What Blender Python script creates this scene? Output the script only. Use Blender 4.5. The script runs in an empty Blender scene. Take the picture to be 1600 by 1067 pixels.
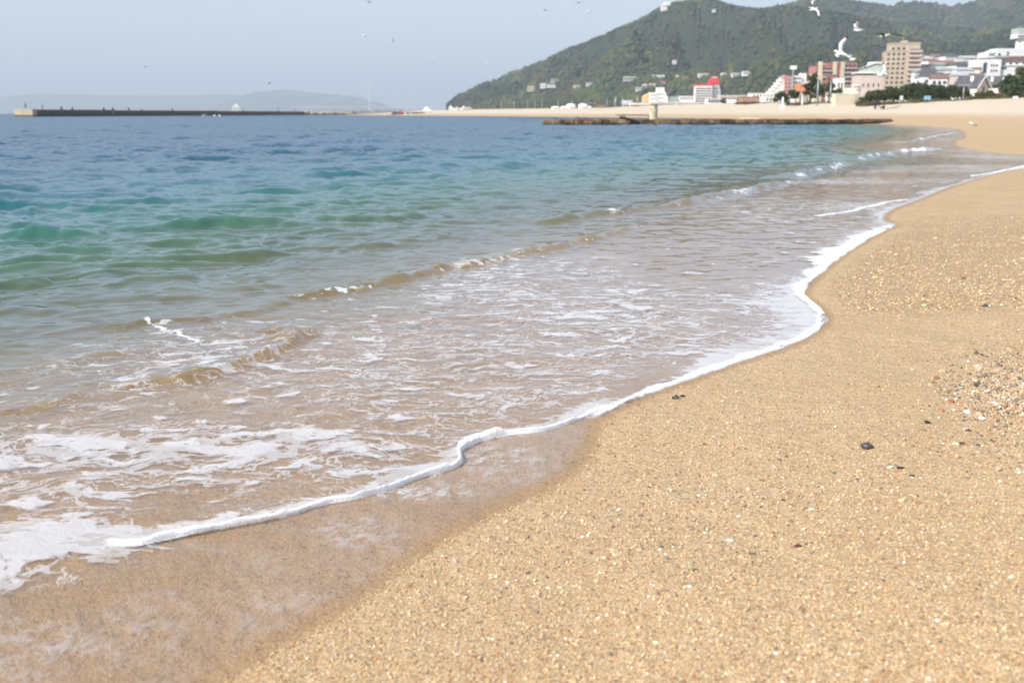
import bpy, bmesh, math, random
import numpy as np
from mathutils import Vector, Matrix, Euler, noise as mnoise
random.seed(7); rng = np.random.default_rng(7)
scene = bpy.context.scene
col = scene.collection
R = math.radians

# ------------------------------------------------------------------ camera
H = 0.90; FPX = 1556.0; PITCH = math.atan((533.5-177.5)/FPX)
cam_d = bpy.data.cameras.new('camera'); cam = bpy.data.objects.new('camera', cam_d); col.objects.link(cam)
cam_d.sensor_width = 36.0; cam_d.lens = 36.0*FPX/1600.0
cam_d.clip_start = 0.05; cam_d.clip_end = 60000
cam.location = (0, 0, H); cam.rotation_euler = (math.pi/2-PITCH, 0, 0)
cam_d.dof.use_dof = True; cam_d.dof.focus_distance = 3.6; cam_d.dof.aperture_fstop = 4.5
scene.camera = cam

# ------------------------------------------------------------------ sky, sun, exposure
SUN_EL = R(40); SUN_AZ = R(-124)          # azimuth from +Y (view direction) towards +X; the sun is to the left and a little behind
world = bpy.data.worlds.new('World'); scene.world = world; world.use_nodes = True
nt = world.node_tree; nt.nodes.clear()
wo = nt.nodes.new('ShaderNodeOutputWorld'); bg = nt.nodes.new('ShaderNodeBackground')
sky = nt.nodes.new('ShaderNodeTexSky'); sky.sky_type = 'NISHITA'; sky.sun_disc = False
sky.sun_elevation = SUN_EL; sky.sun_rotation = SUN_AZ; sky.air_density = 1.0; sky.dust_density = 1.0; sky.ozone_density = 1.5
bg.inputs['Strength'].default_value = 0.15
tc = nt.nodes.new('ShaderNodeTexCoord'); mp = nt.nodes.new('ShaderNodeMapping'); mp.inputs['Scale'].default_value = (3.2, 3.2, 16)
nz = nt.nodes.new('ShaderNodeTexNoise'); nz.inputs['Scale'].default_value = 1.6; nz.inputs['Detail'].default_value = 7; nz.inputs['Roughness'].default_value = .62
cr = nt.nodes.new('ShaderNodeValToRGB'); cr.color_ramp.elements[0].position = .60; cr.color_ramp.elements[1].position = .82
cr.color_ramp.elements[1].color = (.7, .7, .7, 1)
mxc = nt.nodes.new('ShaderNodeMix'); mxc.data_type = 'RGBA'
mxc.inputs['B'].default_value = (3.9, 3.8, 4.0, 1)
nt.links.new(tc.outputs['Generated'], mp.inputs['Vector']); nt.links.new(mp.outputs[0], nz.inputs['Vector']); nt.links.new(nz.outputs['Fac'], cr.inputs[0])
nt.links.new(cr.outputs[0], mxc.inputs['Factor']); veil = nt.nodes.new('ShaderNodeMix'); veil.data_type = 'RGBA'; veil.inputs['Factor'].default_value = .68; veil.inputs['B'].default_value = (3.65, 3.75, 4.2, 1)
nt.links.new(sky.outputs[0], veil.inputs['A']); nt.links.new(veil.outputs['Result'], mxc.inputs['A']); nt.links.new(mxc.outputs['Result'], bg.inputs['Color'])
nt.links.new(bg.outputs[0], wo.inputs[0])
sun_d = bpy.data.lights.new('sun', 'SUN'); sun_d.energy = 4.4; sun_d.angle = R(0.53); sun_d.color = (1.0, .965, .91)
sun = bpy.data.objects.new('sun', sun_d); col.objects.link(sun)
sd = Vector((math.sin(SUN_AZ)*math.cos(SUN_EL), math.cos(SUN_AZ)*math.cos(SUN_EL), math.sin(SUN_EL)))
sun.rotation_euler = (-sd).to_track_quat('-Z', 'Y').to_euler(); sun.location = sd*100
vs = scene.view_settings; scene.display_settings.display_device = 'sRGB'
vs.view_transform = 'Standard'; vs.look = 'None'; vs.exposure = 0.54; vs.gamma = 1.0; vs.use_curve_mapping = False
cy = scene.cycles
cy.use_denoising = True; cy.max_bounces = 6; cy.transparent_max_bounces = 12; cy.volume_bounces = 0
cy.sample_clamp_indirect = 4.0; cy.use_adaptive_sampling = True; cy.caustics_reflective = False; cy.caustics_refractive = False

# ------------------------------------------------------------------ helpers
def ray(px, py):
    a = (px-800)/FPX; b = (533.5-py)/FPX
    c, s = math.cos(PITCH), math.sin(PITCH)
    return Vector((a, c+b*s, -s+b*c))
def ground(px, py, z=0.0):
    d = ray(px, py); t = (z-H)/d.z
    return Vector((d.x*t, d.y*t, z))
def at(px, py, Y):
    d = ray(px, py); t = Y/d.y
    return Vector((d.x*t, Y, H+d.z*t))
def tag(o, label=None, cat=None, group=None, kind=None):
    if label: o['label'] = label
    if cat: o['category'] = cat
    if group: o['group'] = group
    if kind: o['kind'] = kind
    return o
def np_mesh(name, V, F, mat=None, attrs=None, smooth=True, colattr=None):
    """V (n,3), F (m,k) int -> linked object"""
    me = bpy.data.meshes.new(name)
    V = np.asarray(V, dtype=np.float32); F = np.asarray(F, dtype=np.int32); k = F.shape[1]
    me.vertices.add(len(V)); me.vertices.foreach_set('co', V.ravel())
    me.loops.add(F.size); me.loops.foreach_set('vertex_index', F.ravel())
    me.polygons.add(len(F)); me.polygons.foreach_set('loop_start', np.arange(len(F), dtype=np.int32)*k)
    me.polygons.foreach_set('loop_total', np.full(len(F), k, dtype=np.int32))
    me.polygons.foreach_set('use_smooth', np.full(len(F), smooth, dtype=bool))
    me.update(calc_edges=True)
    for an, av in (attrs or {}).items():
        a = me.attributes.new(an, 'FLOAT', 'POINT'); a.data.foreach_set('value', np.asarray(av, dtype=np.float32).ravel())
    if colattr is not None:
        a = me.attributes.new('tint', 'FLOAT_COLOR', 'POINT'); a.data.foreach_set('color', np.asarray(colattr, dtype=np.float32).ravel())
    if mat: me.materials.append(mat)
    o = bpy.data.objects.new(name, me); col.objects.link(o)
    return o
def empty(name, loc=(0, 0, 0), rz=0, parent=None):
    o = bpy.data.objects.new(name, None); col.objects.link(o); o.location = loc; o.rotation_euler = (0, 0, rz)
    o.empty_display_size = .3
    if parent: o.parent = parent
    return o
def copy_tree(o, parent=None):
    c = o.copy(); col.objects.link(c); c.parent = parent
    for ch in list(o.children): copy_tree(ch, c)
    return c
class MB:
    """collects simple solids into one mesh"""
    def __init__(s): s.v = []; s.f = []
    def add(s, vs, fs):
        n = len(s.v); s.v += [tuple(v) for v in vs]; s.f += [tuple(i+n for i in f) for f in fs]; return s
    def box(s, x0, x1, y0, y1, z0, z1):
        return s.add([(x0,y0,z0),(x1,y0,z0),(x1,y1,z0),(x0,y1,z0),(x0,y0,z1),(x1,y0,z1),(x1,y1,z1),(x0,y1,z1)],
                     [(0,3,2,1),(4,5,6,7),(0,1,5,4),(1,2,6,5),(2,3,7,6),(3,0,4,7)])
    def prism(s, pts, y0, y1):           # pts in x,z, extruded along y
        n = len(pts); vs = [(x, y0, z) for x, z in pts]+[(x, y1, z) for x, z in pts]
        fs = [tuple(range(n)), tuple(range(2*n-1, n-1, -1))]+[((i+1) % n, i, i+n, (i+1) % n+n) for i in range(n)]
        return s.add(vs, fs)
    def tube(s, pts, rad, n=8, cap=True):
        pts = [Vector(p) for p in pts]; rs = rad if isinstance(rad, (list, tuple)) else [rad]*len(pts)
        vs = []; fs = []
        for i, p in enumerate(pts):
            t = (pts[min(i+1, len(pts)-1)]-pts[max(i-1, 0)]).normalized()
            u = t.cross(Vector((0, 0, 1))) if abs(t.z) < .95 else t.cross(Vector((1, 0, 0)))
            u.normalize(); w = t.cross(u)
            for k in range(n):
                a = 2*math.pi*k/n; vs.append(p+u*math.cos(a)*rs[i]+w*math.sin(a)*rs[i])
        for i in range(len(pts)-1):
            for k in range(n):
                fs.append((i*n+k, i*n+(k+1) % n, (i+1)*n+(k+1) % n, (i+1)*n+k))
        if cap: fs += [tuple(range(n-1, -1, -1)), tuple(range((len(pts)-1)*n, len(pts)*n))]
        return s.add(vs, fs)
    def ell(s, c, r, nu=10, nv=7, jit=0.0):
        vs = [(c[0], c[1], c[2]-r[2])]; fs = []
        for j in range(1, nv):
            ph = -math.pi/2+math.pi*j/nv
            for i in range(nu):
                a = 2*math.pi*i/nu; q = 1+random.uniform(-jit, jit)
                vs.append((c[0]+r[0]*math.cos(ph)*math.cos(a)*q, c[1]+r[1]*math.cos(ph)*math.sin(a)*q, c[2]+r[2]*math.sin(ph)*q))
        vs.append((c[0], c[1], c[2]+r[2])); L = len(vs)-1
        for i in range(nu): fs.append((0, 1+(i+1) % nu, 1+i)); fs.append((L, L-nu+i, L-nu+(i+1) % nu))
        for j in range(nv-2):
            for i in range(nu):
                a = 1+j*nu; fs.append((a+i, a+(i+1) % nu, a+nu+(i+1) % nu, a+nu+i))
        return s.add(vs, fs)
    def build(s, name, mat, parent=None, smooth=False, bevel=0):
        me = bpy.data.meshes.new(name); me.from_pydata(s.v, [], s.f); me.update()
        if smooth: me.polygons.foreach_set('use_smooth', [True]*len(me.polygons))
        me.materials.append(mat); o = bpy.data.objects.new(name, me); col.objects.link(o)
        if parent: o.parent = parent
        if bevel:
            b = o.modifiers.new('bevel', 'BEVEL'); b.width = bevel; b.segments = 2; b.limit_method = 'ANGLE'
        return o

class NT:
    """tiny node-graph helper"""
    def __init__(s, name):
        s.m = bpy.data.materials.new(name); s.m.use_nodes = True; s.t = s.m.node_tree; s.t.nodes.clear()
        s.out = s.t.nodes.new('ShaderNodeOutputMaterial')
    def n(s, typ, **kw):
        nd = s.t.nodes.new('ShaderNode'+typ)
        for k, v in kw.items():
            if hasattr(nd, k) and k not in nd.inputs: setattr(nd, k, v)
        return nd
    def l(s, a, b): s.t.links.new(a, b)
    def put(s, sock, v):
        if hasattr(v, 'links') or isinstance(v, bpy.types.NodeSocket): s.l(v, sock)
        else: sock.default_value = v
    def math(s, op, a, b=0.0, c=0.0, clamp=False):
        nd = s.n('Math'); nd.operation = op; nd.use_clamp = clamp
        s.put(nd.inputs[0], a); s.put(nd.inputs[1], b); s.put(nd.inputs[2], c); return nd.outputs[0]
    def mix(s, f, a, b, blend='MIX'):
        nd = s.n('Mix'); nd.data_type = 'RGBA'; nd.blend_type = blend
        s.put(nd.inputs[0], f); s.put(nd.inputs[6], a if not isinstance(a, tuple) else (*a[:3], 1)); s.put(nd.inputs[7], b if not isinstance(b, tuple) else (*b[:3], 1))
        return nd.outputs[2]
    def noise(s, vec, scale, detail=3, rough=.5, dist=0, out='Fac'):
        nd = s.n('TexNoise'); s.put(nd.inputs['Scale'], scale); nd.inputs['Detail'].default_value = detail
        nd.inputs['Roughness'].default_value = rough; nd.inputs['Distortion'].default_value = dist
        if vec is not None: s.l(vec, nd.inputs['Vector'])
        return nd.outputs[out]
    def vor(s, vec, scale, feat='F1', out='Color', rnd=1):
        nd = s.n('TexVoronoi'); nd.feature = feat; s.put(nd.inputs['Scale'], scale); nd.inputs['Randomness'].default_value = rnd
        if vec is not None: s.l(vec, nd.inputs['Vector'])
        return nd.outputs[out]
    def ramp(s, f, stops, interp='LINEAR'):
        nd = s.n('ValToRGB'); r = nd.color_ramp; r.interpolation = interp
        while len(r.elements) < len(stops): r.elements.new(.5)
        for e, (p, c) in zip(r.elements, stops): e.position = p; e.color = (*c[:3], 1) if isinstance(c, tuple) else (c, c, c, 1)
        s.put(nd.inputs[0], f); return nd.outputs[0]
    def smooth(s, v, a, b):
        nd = s.n('MapRange'); nd.interpolation_type = 'SMOOTHSTEP'; s.put(nd.inputs[0], v); s.put(nd.inputs[1], a); s.put(nd.inputs[2], b); return nd.outputs[0]
    def attr(s, name, out='Fac'):
        nd = s.n('Attribute'); nd.attribute_name = name; return nd.outputs[out]
    def vmath(s, op, a, b=None, scale=None):
        nd = s.n('VectorMath'); nd.operation = op; s.put(nd.inputs[0], a)
        if b is not None: s.put(nd.inputs[1], b)
        if scale is not None: s.put(nd.inputs[3], scale)
        return nd.outputs[0]
    def obj(s): return s.n('TexCoord').outputs['Object']
    def pos(s): return s.n('NewGeometry').outputs['Position']
    def sep(s, v, i):
        nd = s.n('SeparateXYZ'); s.l(v, nd.inputs[0]); return nd.outputs[i]
    def bump(s, h, strength=.5, dist=.01, normal=None):
        nd = s.n('Bump'); s.put(nd.inputs['Strength'], strength); s.put(nd.inputs['Distance'], dist); s.put(nd.inputs['Height'], h)
        if normal is not None: s.l(normal, nd.inputs['Normal'])
        return nd.outputs[0]
    def bsdf(s, color, rough=.8, spec=.3, normal=None, metallic=0, coat=0):
        nd = s.n('BsdfPrincipled'); s.put(nd.inputs['Base Color'], color if not isinstance(color, tuple) else (*color[:3], 1))
        s.put(nd.inputs['Roughness'], rough); s.put(nd.inputs['Specular IOR Level'], spec); nd.inputs['Metallic'].default_value = metallic
        s.put(nd.inputs['Coat Weight'], coat)
        if normal is not None: s.l(normal, nd.inputs['Normal'])
        return nd.outputs[0]
    def mixs(s, f, a, b):
        nd = s.n('MixShader'); s.put(nd.inputs[0], f); s.l(a, nd.inputs[1]); s.l(b, nd.inputs[2]); return nd.outputs[0]
    def done(s, sh): s.l(sh, s.out.inputs['Surface']); return s.m

_mats = {}
def simple(name, c, rough=.8, spec=.3, var=.12, scale=2.0, metallic=0, bump=0, bscale=20):
    """painted / plain surface with a little grime and unevenness"""
    if name in _mats: return _mats[name]
    g = NT(name); v = g.obj()
    f = g.noise(v, scale, 4, .6)
    dark = tuple(x*(1-var*1.6) for x in c); lite = tuple(min(1, x*(1+var)) for x in c)
    cc = g.mix(g.smooth(f, .3, .7), dark, lite)
    nrm = g.bump(g.noise(v, bscale, 4, .6), .5, bump) if bump else None
    _mats[name] = g.done(g.bsdf(cc, rough, spec, nrm, metallic)); return _mats[name]

# signed distance helpers -----------------------------------------------------
def dist_poly(P, line):
    """min distance of points P (n,2) to an open polyline; also arc parameter and side (+ = left of direction)"""
    best = np.full(len(P), 1e18); par = np.zeros(len(P)); side = np.zeros(len(P)); acc = 0.0
    L = np.asarray(line, dtype=np.float64)
    for a, b in zip(L[:-1], L[1:]):
        d = b-a; ll = d@d
        if ll < 1e-12: continue
        t = np.clip(((P-a)@d)/ll, 0, 1); q = P-(a+t[:, None]*d)
        dd = (q*q).sum(1); m = dd < best
        best[m] = dd[m]; par[m] = acc+t[m]*math.sqrt(ll)
        side[m] = np.sign(d[0]*q[m, 1]-d[1]*q[m, 0])
        acc += math.sqrt(ll)
    return np.sqrt(best), par, side, acc
def inside(P, poly):
    L = np.asarray(poly); c = np.zeros(len(P), bool); x, y = P[:, 0], P[:, 1]
    for a, b in zip(L, np.roll(L, -1, axis=0)):
        if a[1] == b[1]: continue
        m = ((a[1] > y) != (b[1] > y)) & (x < (b[0]-a[0])*(y-a[1])/(b[1]-a[1])+a[0]); c ^= m
    return c
def spline(pts, n=6):
    """Catmull-Rom through 2-D points"""
    P = [np.array(p, float) for p in pts]; out = []
    for i in range(len(P)-1):
        p0 = P[max(i-1, 0)]; p1 = P[i]; p2 = P[i+1]; p3 = P[min(i+2, len(P)-1)]
        for k in range(n):
            t = k/n
            out.append(.5*((2*p1)+(-p0+p2)*t+(2*p0-5*p1+4*p2-p3)*t*t+(-p0+3*p1-3*p2+p3)*t**3))
    out.append(P[-1]); return np.array(out)
def pix(pts, z=0.0): return [tuple(ground(x, y, z)[:2]) for x, y in pts]
def smoothstep(a, b, x):
    t = np.clip((x-a)/(b-a), 0, 1); return t*t*(3-2*t)
class VNoise:
    """cheap vectorised value noise (2-D)"""
    def __init__(s, seed): s.t = np.random.default_rng(seed).random((256, 256))*2-1
    def __call__(s, x, y):
        xi = np.floor(x).astype(int); yi = np.floor(y).astype(int); fx = x-xi; fy = y-yi
        fx = fx*fx*fx*(fx*(fx*6-15)+10); fy = fy*fy*fy*(fy*(fy*6-15)+10)
        a = s.t[xi & 255, yi & 255]; b = s.t[(xi+1) & 255, yi & 255]; c = s.t[xi & 255, (yi+1) & 255]; d = s.t[(xi+1) & 255, (yi+1) & 255]
        return (a*(1-fx)+b*fx)*(1-fy)+(c*(1-fx)+d*fx)*fy
    def fbm(s, x, y, o=4, g=.5):
        r = 0; a = 1; tot = 0
        for i in range(o): r = r+a*s(x*2**i+17.3*i, y*2**i-9.1*i); tot += a; a *= g
        return r/tot
vn = VNoise(3); vn2 = VNoise(11)
# ================================================================== shoreline plan
e2_near = pix([(330,1067),(440,1000),(560,930),(640,870),(740,810),(850,760),(905,722),(925,680),(940,652),(1000,623),(1080,594),(1150,569),(1230,543),(1280,516),(1293,495),(1276,478),(1259,463),(1263,448),(1285,426),(1320,398),(1368,368),(1404,352),(1385,345),(1395,330),(1440,312),(1490,292),(1550,274),(1600,264)])
e2_bay = pix([(1700,250),(1745,247),(1700,246),(1600,244),(1530,237),(1497,229),(1492,222),(1510,214),(1504,206),(1490,201),(1440,197.5),(1390,194.5),(1345,191.5)])
e2_far = pix([(1335,187.6),(1200,186.2),(1050,184.8),(900,183.2),(800,182.2),(700,181.4),(650,181.0)])
start = [(-5,-14),(-2.6,-3.0),(-1.6,-.8),(-1.02,.55)]
E2 = spline(start+e2_near+e2_bay+e2_far, 6)
E2 = np.vstack([E2, [(-95,560),(-92,680),(-80,900),(-100,1500),(-120,2200),(300,4000)]])
LAND = np.vstack([E2, [(12000,4000),(12000,-4000),(-5,-4000)]])
E1 = spline(pix([(150,846),(200,853),(260,842),(330,828),(400,815),(450,805),(500,790),(560,779),(610,765),(650,749),(690,737),(722,724),(722,708),(735,697),(760,688),(800,680),(850,674),(890,662),(925,647),(960,634)]), 6)

def sdist(P):
    """signed distance to the water's edge: + inland, - out to sea"""
    d = np.empty(len(P))
    for i in range(0, len(P), 200000):
        Q = P[i:i+200000]; dd = dist_poly(Q, E2)[0]; d[i:i+200000] = np.where(inside(Q, LAND), dd, -dd)
    return d
prof_d = [-4000,-60,-25,-12,-6,-3.2,-2.2,-1.5,0,.6,2,8,20,35,45,65,100,170,400,4000]
prof_z = [-9,-5,-2.6,-1.3,-.58,-.20,-.075,-.020,0,.028,.12,.42,.95,1.8,2.35,2.9,3.4,4.0,4.4,4.4]
def land_z(x, y, d):
    z = np.interp(d, prof_d, prof_z)
    z = np.where(d > 6, z*(1+.30*smoothstep(58, 74, x)*smoothstep(6, 30, d)), z)
    on = smoothstep(0.0, .5, d)
    z = z+on*(vn.fbm(x*2.3, y*2.3, 4)*.010+vn2.fbm(x*9, y*9, 3)*.0025)
    z = z+smoothstep(.5, 3, d)*vn2.fbm(x*.7, y*.7, 3)*.045
    z = z+smoothstep(6, 25, d)*(vn.fbm(x*1.6, y*.9, 4)*.05+vn2.fbm(x*.12, y*.12, 3)*.22)   # trampled, uneven dry beach
    # bed ripples under water
    z = z+smoothstep(0, -1.2, d)*vn.fbm(x*3.1, y*4.6, 3)*.018
    return z
def sdist_grid(ang, rad):
    """signed distance on a polar grid, evaluated on a thinned grid and interpolated"""
    ia = np.unique(np.concatenate([np.arange(0, len(ang), 4), [len(ang)-1]])); ir = np.unique(np.concatenate([np.arange(0, len(rad), 3), [len(rad)-1]]))
    A, Rr = np.meshgrid(ang[ia], rad[ir]); D = sdist(np.stack([(np.sin(A)*Rr).ravel(), (np.cos(A)*Rr).ravel()], 1)).reshape(A.shape)
    full = np.arange(len(ang)); T = np.stack([np.interp(full, ia, row) for row in D])
    fr = np.arange(len(rad)); k = np.clip(np.searchsorted(ir, fr, 'right')-1, 0, len(ir)-2); t = ((rad-rad[ir[k]])/(rad[ir[k+1]]-rad[ir[k]]))[:, None]
    return (T[k]*(1-t)+T[k+1]*t).ravel()
def tz(x, y):
    P = np.array([[x, y]], float); return float(land_z(P[:, 0], P[:, 1], sdist(P))[0])

def polar(ang, rad):
    A, Rr = np.meshgrid(ang, rad); X = (np.sin(A)*Rr).ravel(); Y = (np.cos(A)*Rr).ravel()
    n, m = len(ang), len(rad); i = np.arange(m-1)[:, None]*n+np.arange(n-1)[None, :]
    F = np.stack([i, i+1, i+n+1, i+n], -1).reshape(-1, 4)
    return X, Y, F
# rows follow equal steps of depression angle near the camera, geometric steps far away
th = np.linspace(R(42), R(1.05), 640); r_near = H/np.tan(th)
r_land = np.concatenate([[.15, .4, .7], r_near, np.geomspace(r_near[-1]*1.04, 9000, 190)])
ang_land = np.concatenate([np.linspace(R(-75), R(-36), 20)[:-1], np.linspace(R(-36), R(36), 760), np.linspace(R(36), R(75), 20)[1:]])
X, Y, F = polar(ang_land, r_land)
P = np.stack([X, Y], 1); dS = sdist_grid(ang_land, r_land); Z = land_z(X, Y, dS)
def coarse_zone(x, y, d):
    w_ = y+.35*vn.fbm(x*1.1, y*1.1, 3)
    return np.clip(smoothstep(4.15, 4.5, w_)*smoothstep(9.5, 7.0, w_)*smoothstep(.04, .2, d)+smoothstep(.2, .5, vn2.fbm(x*1.4+5, y*1.4, 3))*.4*smoothstep(.3, .8, d), 0, 1)
coarse = coarse_zone(X, Y, dS)
wet = smoothstep(.05, .0, dS+.012*vn2.fbm(X*14, Y*14, 3))

# ------------------------------------------------------------------ sand material
g = NT('beach_sand'); v = g.obj()
wv = g.attr('wet'); cv = g.attr('coarse'); up = g.sep(g.pos(), 2)
grain = g.vor(v, 330.0, out='Color'); gx = g.sep(grain, 0); gy = g.sep(grain, 1)
c1 = g.ramp(gx, [(0, (.30,.17,.075)), (.18, (.47,.30,.14)), (.5, (.60,.42,.22)), (.8, (.68,.50,.28)), (.93, (.74,.60,.40)), (1, (.80,.70,.55))])
big = g.vor(v, 150.0, out='Color'); bx = g.sep(big, 0); by = g.sep(big, 1)
c2 = g.ramp(bx, [(0, (.14,.09,.055)), (.22, (.34,.20,.10)), (.45, (.58,.40,.21)), (.75, (.70,.52,.30)), (.9, (.86,.76,.60)), (1, (.66,.32,.14))])
sparse = g.math('GREATER_THAN', by, g.math('SUBTRACT', .86, g.math('MULTIPLY', cv, .32)))
c = g.mix(sparse, c1, c2)
lrg = g.noise(v, 1.7, 5, .6)
c = g.mix(g.smooth(lrg, .35, .68), c, g.mix(.5, c, (.50,.335,.165)))
mid = g.noise(v, 38, 3, .7)
c = g.mix(g.math('MULTIPLY', g.smooth(mid, .55, .80), .45), c, (.30,.19,.10))
# dry pale sand high up the beach
dry = g.smooth(g.math('ADD', up, g.math('MULTIPLY', g.math('SUBTRACT', g.noise(v, .25, 4, .6), .5), .7)), .28, 1.15)
c = g.mix(dry, c, g.mix(g.noise(v, 2.5, 5, .7), (.66,.57,.42), (.76,.68,.53)))
c = g.mix(.24, c, (.58,.46,.32))
c = g.mix(1.0, c, (.80,.785,.785), 'MULTIPLY')
c = g.mix(g.math('MULTIPLY', wv, .94), c, g.mix(1.0, g.mix(.30, c, (.36,.25,.16)), (.87,.79,.72), 'MULTIPLY'))
h = g.math('ADD', g.math('MULTIPLY', g.vor(v, 330.0, out='Distance'), -1.0), g.math('MULTIPLY', g.math('MULTIPLY', g.vor(v, 150.0, out='Distance'), sparse), -1.6))
n1 = g.bump(h, .75, .0022)
n2 = g.bump(g.noise(v, 26, 4, .65), g.math('ADD', .35, g.math('MULTIPLY', cv, .65)), .026, n1)
n3 = g.bump(g.noise(v, 3.2, 5, .6), .6, .05, n2)
MSAND = g.done(g.bsdf(c, g.math('SUBTRACT', .85, g.math('MULTIPLY', wv, .42)), g.math('ADD', .25, g.math('MULTIPLY', wv, .2)), n3))
beach = np_mesh('ground', np.stack([X, Y, Z], 1), F, MSAND, {'wet': wet, 'coarse': coarse}); tag(beach, kind='structure')

# ================================================================== water surface
th = np.linspace(R(40), R(.75), 900); r_near = H/np.tan(th)
rows = [r_near[0]]
while rows[-1] < 26000:      # wave faces stay resolved far out: small steps up to 300 m, geometric beyond
    q = rows[-1]; px_step = q*q/(H*996*1.5)
    rows.append(q+max(.0015, min(px_step, .10+.0042*q if q < 300 else q*.035)))
r_w = np.array(rows); print('water rows', len(r_w))
ang_w = np.concatenate([np.linspace(R(-70), R(-31), 26)[:-1], np.linspace(R(-31), R(31), 1150), np.linspace(R(31), R(60), 12)[1:]])
X, Y, F = polar(ang_w, r_w); P = np.stack([X, Y], 1); dS = sdist_grid(ang_w, r_w)
keep = dS < .03
Fk = keep[F].any(1); F = F[Fk]; used = np.zeros(len(X), bool); used[F.ravel()] = True
idx = np.cumsum(used)-1; F = idx[F]; X, Y, dS = X[used], Y[used], dS[used]; P = P[used]; sea = -dS
bed = land_z(X, Y, dS)
# wind chop: many small directional waves travelling towards the beach
def waves(x, y, comps):
    z = np.zeros(len(x))
    for lam, ang, amp, ph, fade in comps:
        k = 2*math.pi/lam; p = (x*math.sin(ang)-y*math.cos(ang))*k+ph
        z += amp*fade*np.sin(p+.35*np.sin(p))
    return z
rr = np.hypot(X, Y); spacing = np.interp(rr, r_w[:-1], np.diff(r_w))
wx = X+.25*vn.fbm(X*.9, Y*.9, 3); wy = Y+.25*vn2.fbm(X*.9, Y*.9, 3)
wr = random.Random(5); comps = []
for i in range(110):
    lam = math.exp(wr.uniform(math.log(.09), math.log(1.2))); ang = R(16)+wr.gauss(0, R(30))
    f = smoothstep(1.0, 2.6, lam/spacing)
    if lam > .5: f = f*np.clip(sea/9, .25, 1)
    if f.max() > 0: comps.append((lam, ang, .058*lam/(2*math.pi)*(1.25 if lam < .45 else .9), wr.uniform(0, 6.28), f))
chop = waves(wx, wy, comps)
comps = []
for i in range(26):
    lam = math.exp(wr.uniform(math.log(1.4), math.log(9))); ang = R(22)+wr.gauss(0, R(26))
    f = smoothstep(1.0, 2.4, lam/spacing)
    comps.append((lam, ang, .019*lam**.7/(2*math.pi), wr.uniform(0, 6.28), f))
swell = waves(wx, wy, comps)
gust = .75+.5*vn.fbm(X*.13, Y*.13, 3)
off = smoothstep(1.6, 4.5, sea)+.45*smoothstep(6, 16, sea)                     # how far out of the swash
W = chop*(.10+.90*off)*gust*smoothstep(.0, 1.0, sea)+swell*smoothstep(2.2, 9, sea)
foam = np.zeros(len(X)); crest = np.zeros(len(X))
ridges = [  # pixels of the crest, height, shoreward width, seaward width, foam
    ([(150,612),(190,606),(235,601),(262,598),(300,592),(350,580),(400,560),(442,546),(475,528),(515,510)], .032, .035, .10, .14),
    ([(262,598),(300,592),(350,580),(400,560),(440,547)], .012, .03, .07, .0),
    ([(425,526),(460,518),(500,511)], .016, .04, .10, .2),
    ([(150,520),(225,506),(300,500),(350,492),(420,483),(450,468)], .018, .05, .12, .14), ([(-30,645),(20,640),(80,628),(140,612)], .012, .04, .09, .1), ([(-40,590),(60,570),(150,560),(240,545)], .009, .05, .1, .0),
    ([(380,484),(445,470),(520,461),(600,442),(660,430),(700,420),(740,415),(800,403),(850,392),(930,374),(992,358),(1040,350)], .036, .05, .16, .33),
    ([(850,352),(925,340),(1000,330),(1070,322),(1140,306),(1212,291),(1250,282)], .055, .09, .26, .42),
    ([(1225,280),(1260,274),(1300,264),(1332,256)], .07, .10, .35, .5),
    ([(1325,252),(1360,247),(1395,241)], .08, .12, .4, .5),
    ([(1400,238),(1440,236),(1475,233)], .07, .12, .4, .9),
    ([(1420,222),(1460,214),(1500,207)], .05, .15, .4, .6),
    ([(-60,372),(0,368),(100,368),(200,362),(330,352),(450,350),(560,345),(720,336)], .045, .09, .20, 0),
    ([(150,408),(260,404),(400,399),(450,396)], .036, .12, .25, 0),
    ([(-30,455),(30,448),(80,441)], .036, .12, .25, 0), ([(100,430),(200,437),(330,430)], .022, .09, .2, 0),
    ([(560,392),(640,378),(720,368)], .03, .10, .25, 0), ([(850,352),(880,348),(910,344)], .04, .10, .2, .1),
]
for pts, hgt, wf, wb, fo in ridges:
    L = spline(pix(pts), 5); bb = (L.min(0)-1.2, L.max(0)+1.2)
    m = np.where((X > bb[0][0]) & (X < bb[1][0]) & (Y > bb[0][1]) & (Y < bb[1][1]))[0]
    if not len(m): continue
    Q = P[m]+.05*np.stack([vn.fbm(P[m, 0]*4, P[m, 1]*4, 3), vn2.fbm(P[m, 0]*4, P[m, 1]*4, 3)], 1)
    d, par, side, tot = dist_poly(Q, L)
    shore = side < 0                                    # lines run left to right: the beach lies on their right
    prof = np.where(shore, np.exp(-(d/wf)**2), np.exp(-(d/wb)**2))
    endt = smoothstep(0, .16, par/tot)*smoothstep(1, .84, par/tot)
    lump = .80+.6*vn.fbm(P[m, 0]*5, P[m, 1]*5, 3)
    W[m] += 1.15*hgt*prof*endt*lump
    crest[m] = np.maximum(crest[m], prof*endt*np.clip(lump, 0, 1.2))
    if fo:
        fm = np.exp(-((d-(.25*wf))/(wf*1.3))**2)*np.where(shore, 1, .6)*smoothstep(0, .1, par/tot)*smoothstep(1, .9, par/tot)
        foam[m] = np.maximum(foam[m], fo*fm*(.45+1.1*smoothstep(-.25, .35, vn2.fbm(P[m, 0]*3+2, P[m, 1]*3, 3))))
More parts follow.
